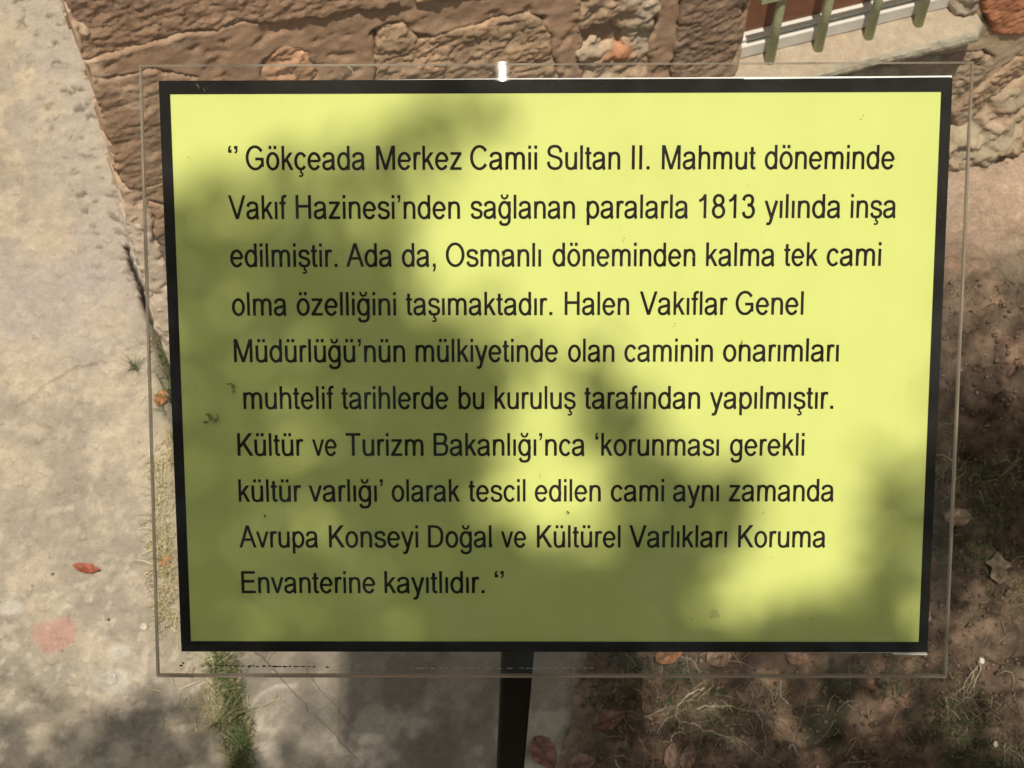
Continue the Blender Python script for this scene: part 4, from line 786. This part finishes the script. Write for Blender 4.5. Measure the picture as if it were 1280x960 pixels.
def pebble(px_, py_, rpx, col, label, seed=1, name='pebble', cat='pebble', z=None):
    c = G(px_, py_); r_ = .72*rpx*np.linalg.norm(c-CP)/F; rr = np.random.default_rng(seed); V = []; nu, nv = 10, 7; z0 = float(hz(c[0], c[1])); k = rr.uniform(.7, 1.2, 3)
    for i in range(nv):
        th = math.pi*i/(nv-1)
        for j in range(nu):
            ph = 2*math.pi*j/nu; q = r_*(1+.13*rr.normal()); V.append((c[0]+q*k[0]*math.sin(th)*math.cos(ph), c[1]+q*k[1]*math.sin(th)*math.sin(ph), z0+r_*.1+.42*q*math.cos(th)))
    Fc = [[i*nu+j, i*nu+(j+1) % nu, (i+1)*nu+(j+1) % nu, (i+1)*nu+j][::-1] for i in range(nv-1) for j in range(nu)]
    return tag(mesh(name, V, Fc, M_STRAW, col=np.tile(np.array(col)*.62, (len(V), 1)), smooth=False), label, cat, 'pebbles and crumbs on the ground')
for (a, b, r_, c, lb) in [(1236, 203, 4, (.42, .32, .22), 'tan pebble on the pale earth right of the notice top corner'), (1262, 196, 3, (.34, .23, .15), 'small brown pebble on pale earth near the wall footing'), (1226, 828, 5, (.8, .74, .64), 'bright white pebble in the sunlit soil at the right'),
    (1243, 932, 5, (.75, .62, .5), 'pale pinkish pebble at the bottom right among soil'), (151, 262, 9, (.62, .56, .5), 'pale mortar lump at the foot of the wall corner'), (140, 850, 10, (.72, .66, .58), 'flat whitish mortar crumb on the pavement near the bottom shadow'), (136, 775, 3.5, (.12, .09, .06), 'dark seed lying on the pavement below the red petal'),
    (66, 718, 2.6, (.2, .17, .1), 'tiny dark seed left of the red petal'), (1221, 327, 3, (.25, .18, .12), 'dark speck of grit on the pale earth at mid right'), (1213, 868, 4, (.7, .65, .5), 'pale grit caught in the forked straw root'), (180, 784, 6, (.74, .66, .54), 'long pale mortar flake beside the acrylic edge lower left')]:
    pebble(a, b, r_, c, lb, seed=int(a))
# loose crumbs of soil and grit
rr = np.random.default_rng(77); NS, NP = 10000, 450; n_ = NS+NP
x = np.r_[rr.uniform(.08, .72, NS), rr.uniform(-.62, -.30, NP)]; y = np.r_[rr.uniform(.5, 1.2, NS), rr.uniform(.5, 1.6, NP)]; z = hz(x, y)
r_ = (.0007+.0042*rr.random(n_)**3)*np.where(np.arange(n_) < NS, 1, .4); r_ = np.where((sdf(slabpoly, x, y) > 0) & (np.arange(n_) < NS), r_*.4, r_)
ax_ = np.array([(1, 0, 0), (0, 1, 0), (-1, 0, 0), (0, -1, 0), (0, 0, .8), (0, 0, -.8)], float); sq = rr.uniform(.5, 1.3, (n_, 6, 1))
V = np.column_stack([x, y, z+r_*.3])[:, None]+ax_[None]*sq*r_[:, None, None]; an = rr.uniform(0, 6.3, n_)
dx, dy = V[..., 0]-x[:, None], V[..., 1]-y[:, None]; V[..., 0] = x[:, None]+dx*np.cos(an)[:, None]-dy*np.sin(an)[:, None]; V[..., 1] = y[:, None]+dx*np.sin(an)[:, None]+dy*np.cos(an)[:, None]
q = np.arange(n_)[:, None, None]*6+np.array([(0, 1, 4), (1, 2, 4), (2, 3, 4), (3, 0, 4), (1, 0, 5), (2, 1, 5), (3, 2, 5), (0, 3, 5)])[None]
c1 = np.array([(.13, .09, .06), (.18, .12, .085), (.09, .06, .045), (.16, .12, .085)])*.8; c2 = np.array([(.50, .43, .33), (.22, .17, .12), (.55, .49, .40), (.36, .28, .2)])*.7
C = np.where((np.arange(n_) < NS)[:, None], c1[rr.integers(0, 4, n_)], c2[rr.integers(0, 4, n_)])
V = V.reshape(-1, 3); Fc = q.reshape(-1, 3); C = np.repeat(C, 6, axis=0)
tag(mesh('soil_crumbs', V, Fc, M_STRAW, col=np.array(C)), 'loose crumbs of brown soil and grit strewn over the ground', 'grit', kind='stuff')

# ------------------------------------------------------------------ the tree whose small-leaved crown dapples the notice and the ground
tree = empty('shade_tree', (1.5, -1.7, 0), 'small leaved tree behind the viewer whose crown shades the notice', 'tree')
SG_ROWS = [
 (120, '0000000146200000000000000'), (160, '0001124687300000000000000'), (200, '2234567863100000000000000'), (240, '5667887531000000000000000'),
 (280, '7778887421000000000000000'), (320, '8889998821000000000000000'), (360, '8889988831100000000000000'), (400, '8888899986311100000000000'),
 (440, '8888899999643630000000000'), (480, '8888899999966962000000012'), (520, '8888889999756995100000023'), (560, '8888888999521598433100026'),
 (600, '8888888999300059986310058'), (640, '8888888999400049997100028'), (680, '8888888999974469950000028'), (720, '8888888899999999920000028'),
 (760, '8888888899999999922686303'), (800, '8888888899999999928999854')]
SG_ROWS = [(y_, r_ if len(r_) == 25 else r_[:25].ljust(25, '0')) for y_, r_ in SG_ROWS]
SMASK = np.array([[int(c) for c in r[1]] for r in SG_ROWS])/9.; SMASK[11:17, 22:24] = np.maximum(SMASK[11:17, 22:24], np.array([[.5, .6], [.7, .8], [.9, .85], [.9, .85], [.8, .85], [.4, .7]]))
GR_ROWS = [(40, '0000000000000000'), (120, '0000000000000000'), (200, '0000000000000000'), (280, '0000222222222000'), (360, '0000333333333000'), (440, '0000333333333361'), (520, '0000333333333399'), (600, '0000444444444489'),
 (680, '0000444444444489'), (760, '0000444444444471'), (840, '0000003344146641'), (920, '4896059999665695'), (1000, '8999999999999999'), (1080, '9999999999999999')]
GMASK = np.array([[int(c) for c in r[1]] for r in GR_ROWS])/9.
def bil(Mk, x, y):
    x = np.clip(x, 0, Mk.shape[1]-1.001); y = np.clip(y, 0, Mk.shape[0]-1.001); i = x.astype(int); j = y.astype(int); fx = x-i; fy = y-j
    return (Mk[j, i]*(1-fx)+Mk[j, i+1]*fx)*(1-fy)+(Mk[j+1, i]*(1-fx)+Mk[j+1, i+1]*fx)*fy
rr = np.random.default_rng(91); LP = []
N_ = 18000; x = rr.uniform(196, 1200, N_); y = rr.uniform(96, 822, N_); mk = np.clip(1.15*bil(SMASK, (x-220)/40, (y-120)/40)-.12, 0, 1)
tau = -np.log(1-np.clip(mk, 0, .985)); acc = rr.uniform(0, 10.5, N_) < tau
for a, b in zip(x[acc], y[acc]):
    uv = SG(a, b); P = spos(*uv, 0); LP.append(P+SUN*(rr.uniform(2.15, 2.75)))
nsign = len(LP)
N_ = 26000; x = rr.uniform(-40, 1320, N_); y = rr.uniform(380, 1100, N_); mk = bil(GMASK, (x-40)/80, (y-40)/80); tau = -np.log(1-np.clip(mk, 0, .975)); acc = rr.uniform(0, 4.0, N_) < tau
SB_ = [SG(*p) for p in [(190, 850), (1190, 850), (1222, 70), (168, 75)]]
for a, b in zip(x[acc], y[acc]):
    P = G(a, b); LG = 1; k = ((SC-P) @ SNn)/(SUN @ SNn); q = P+SUN*k-SC; u, v = q @ SR, q @ SUu
    if -.185 < u < .185 and -.118 < v < .14: continue                         # those rays already meet the notice
    LP.append(P+SUN*rr.uniform(2.75, 3.4))
core = len(LP)
for _ in range(9000):                                                        # the rest of the crown, behind and beside
    v = rr.normal(0, 1, 3); v /= np.linalg.norm(v); r_ = rr.uniform(.5, 1)**.5; P = np.array([.5, -2.5, 3.5])+v*np.array([2.6, 1.7, 1.25])*r_
    g = P-SUN*(P[2]/SUN[2])
    if g[1] < .40 and abs(fbm(np.array(P[0]*1.6), np.array(P[1]*1.6), 95)) < .9: LP.append(P)
LP = np.array(LP); n_ = len(LP)
sz = np.where(np.arange(n_) < core, np.where(np.arange(n_) < nsign, rr.uniform(.006, .010, n_), rr.uniform(.009, .015, n_)), rr.uniform(.03, .06, n_))
d = rr.normal(0, 1, (n_, 3)); d[:, 2] *= .6; d /= np.linalg.norm(d, axis=1)[:, None]; nr = rr.normal(0, .45, (n_, 3))+SUN; nr -= d*(nr*d).sum(1)[:, None]; nr /= np.linalg.norm(nr, axis=1)[:, None]; sdv = np.cross(nr, d)
V = np.zeros((n_, 6, 3))
for j, (a, b, c) in enumerate(((-1, 0, 0), (-.3, .45, .1), (.5, .38, .08), (1, 0, -.1), (.5, -.38, .08), (-.3, -.45, .1))): V[:, j] = LP+(d*a+sdv*b*1.1+nr*c)*sz[:, None]
fb = np.arange(n_)[:, None]*6; q = np.concatenate([fb+np.array([[0, 1, 2, 3]]), fb+np.array([[0, 3, 4, 5]])])
tag(mesh('foliage', V.reshape(-1, 3), q, M_LEAF, tree), kind='stuff')
def limb(name, pts, r0, r1):
    P = spline(pts, 6); V, Fc = tube_geo(P, np.linspace(r0, r1, len(P)), 9); return mesh(name, V, Fc, M_BARK, tree, smooth=True)
limb('trunk', [(1.5, -1.7, -.1), (1.47, -1.68, .6), (1.40, -1.72, 1.3), (1.30, -1.70, 2.0), (1.15, -1.7, 2.7)], .13, .07)
for e_, m_ in (((.15, -.72, 3.1), (.7, -1.3, 3.0)), ((-.5, -.8, 3.1), (.3, -1.6, 3.0)), ((.75, -.75, 3.15), (1.0, -1.2, 2.9)), ((2.2, -1.9, 3.9), (1.7, -1.8, 3.4)), ((1.0, -3.2, 3.6), (1.1, -2.4, 3.2)), ((-.6, -2.8, 3.7), (.4, -2.3, 3.3)), ((1.1, -1.9, 4.5), (1.15, -1.8, 3.6))):
    limb('branch', [(1.2, -1.7, 2.5), m_, e_], .045, .012)
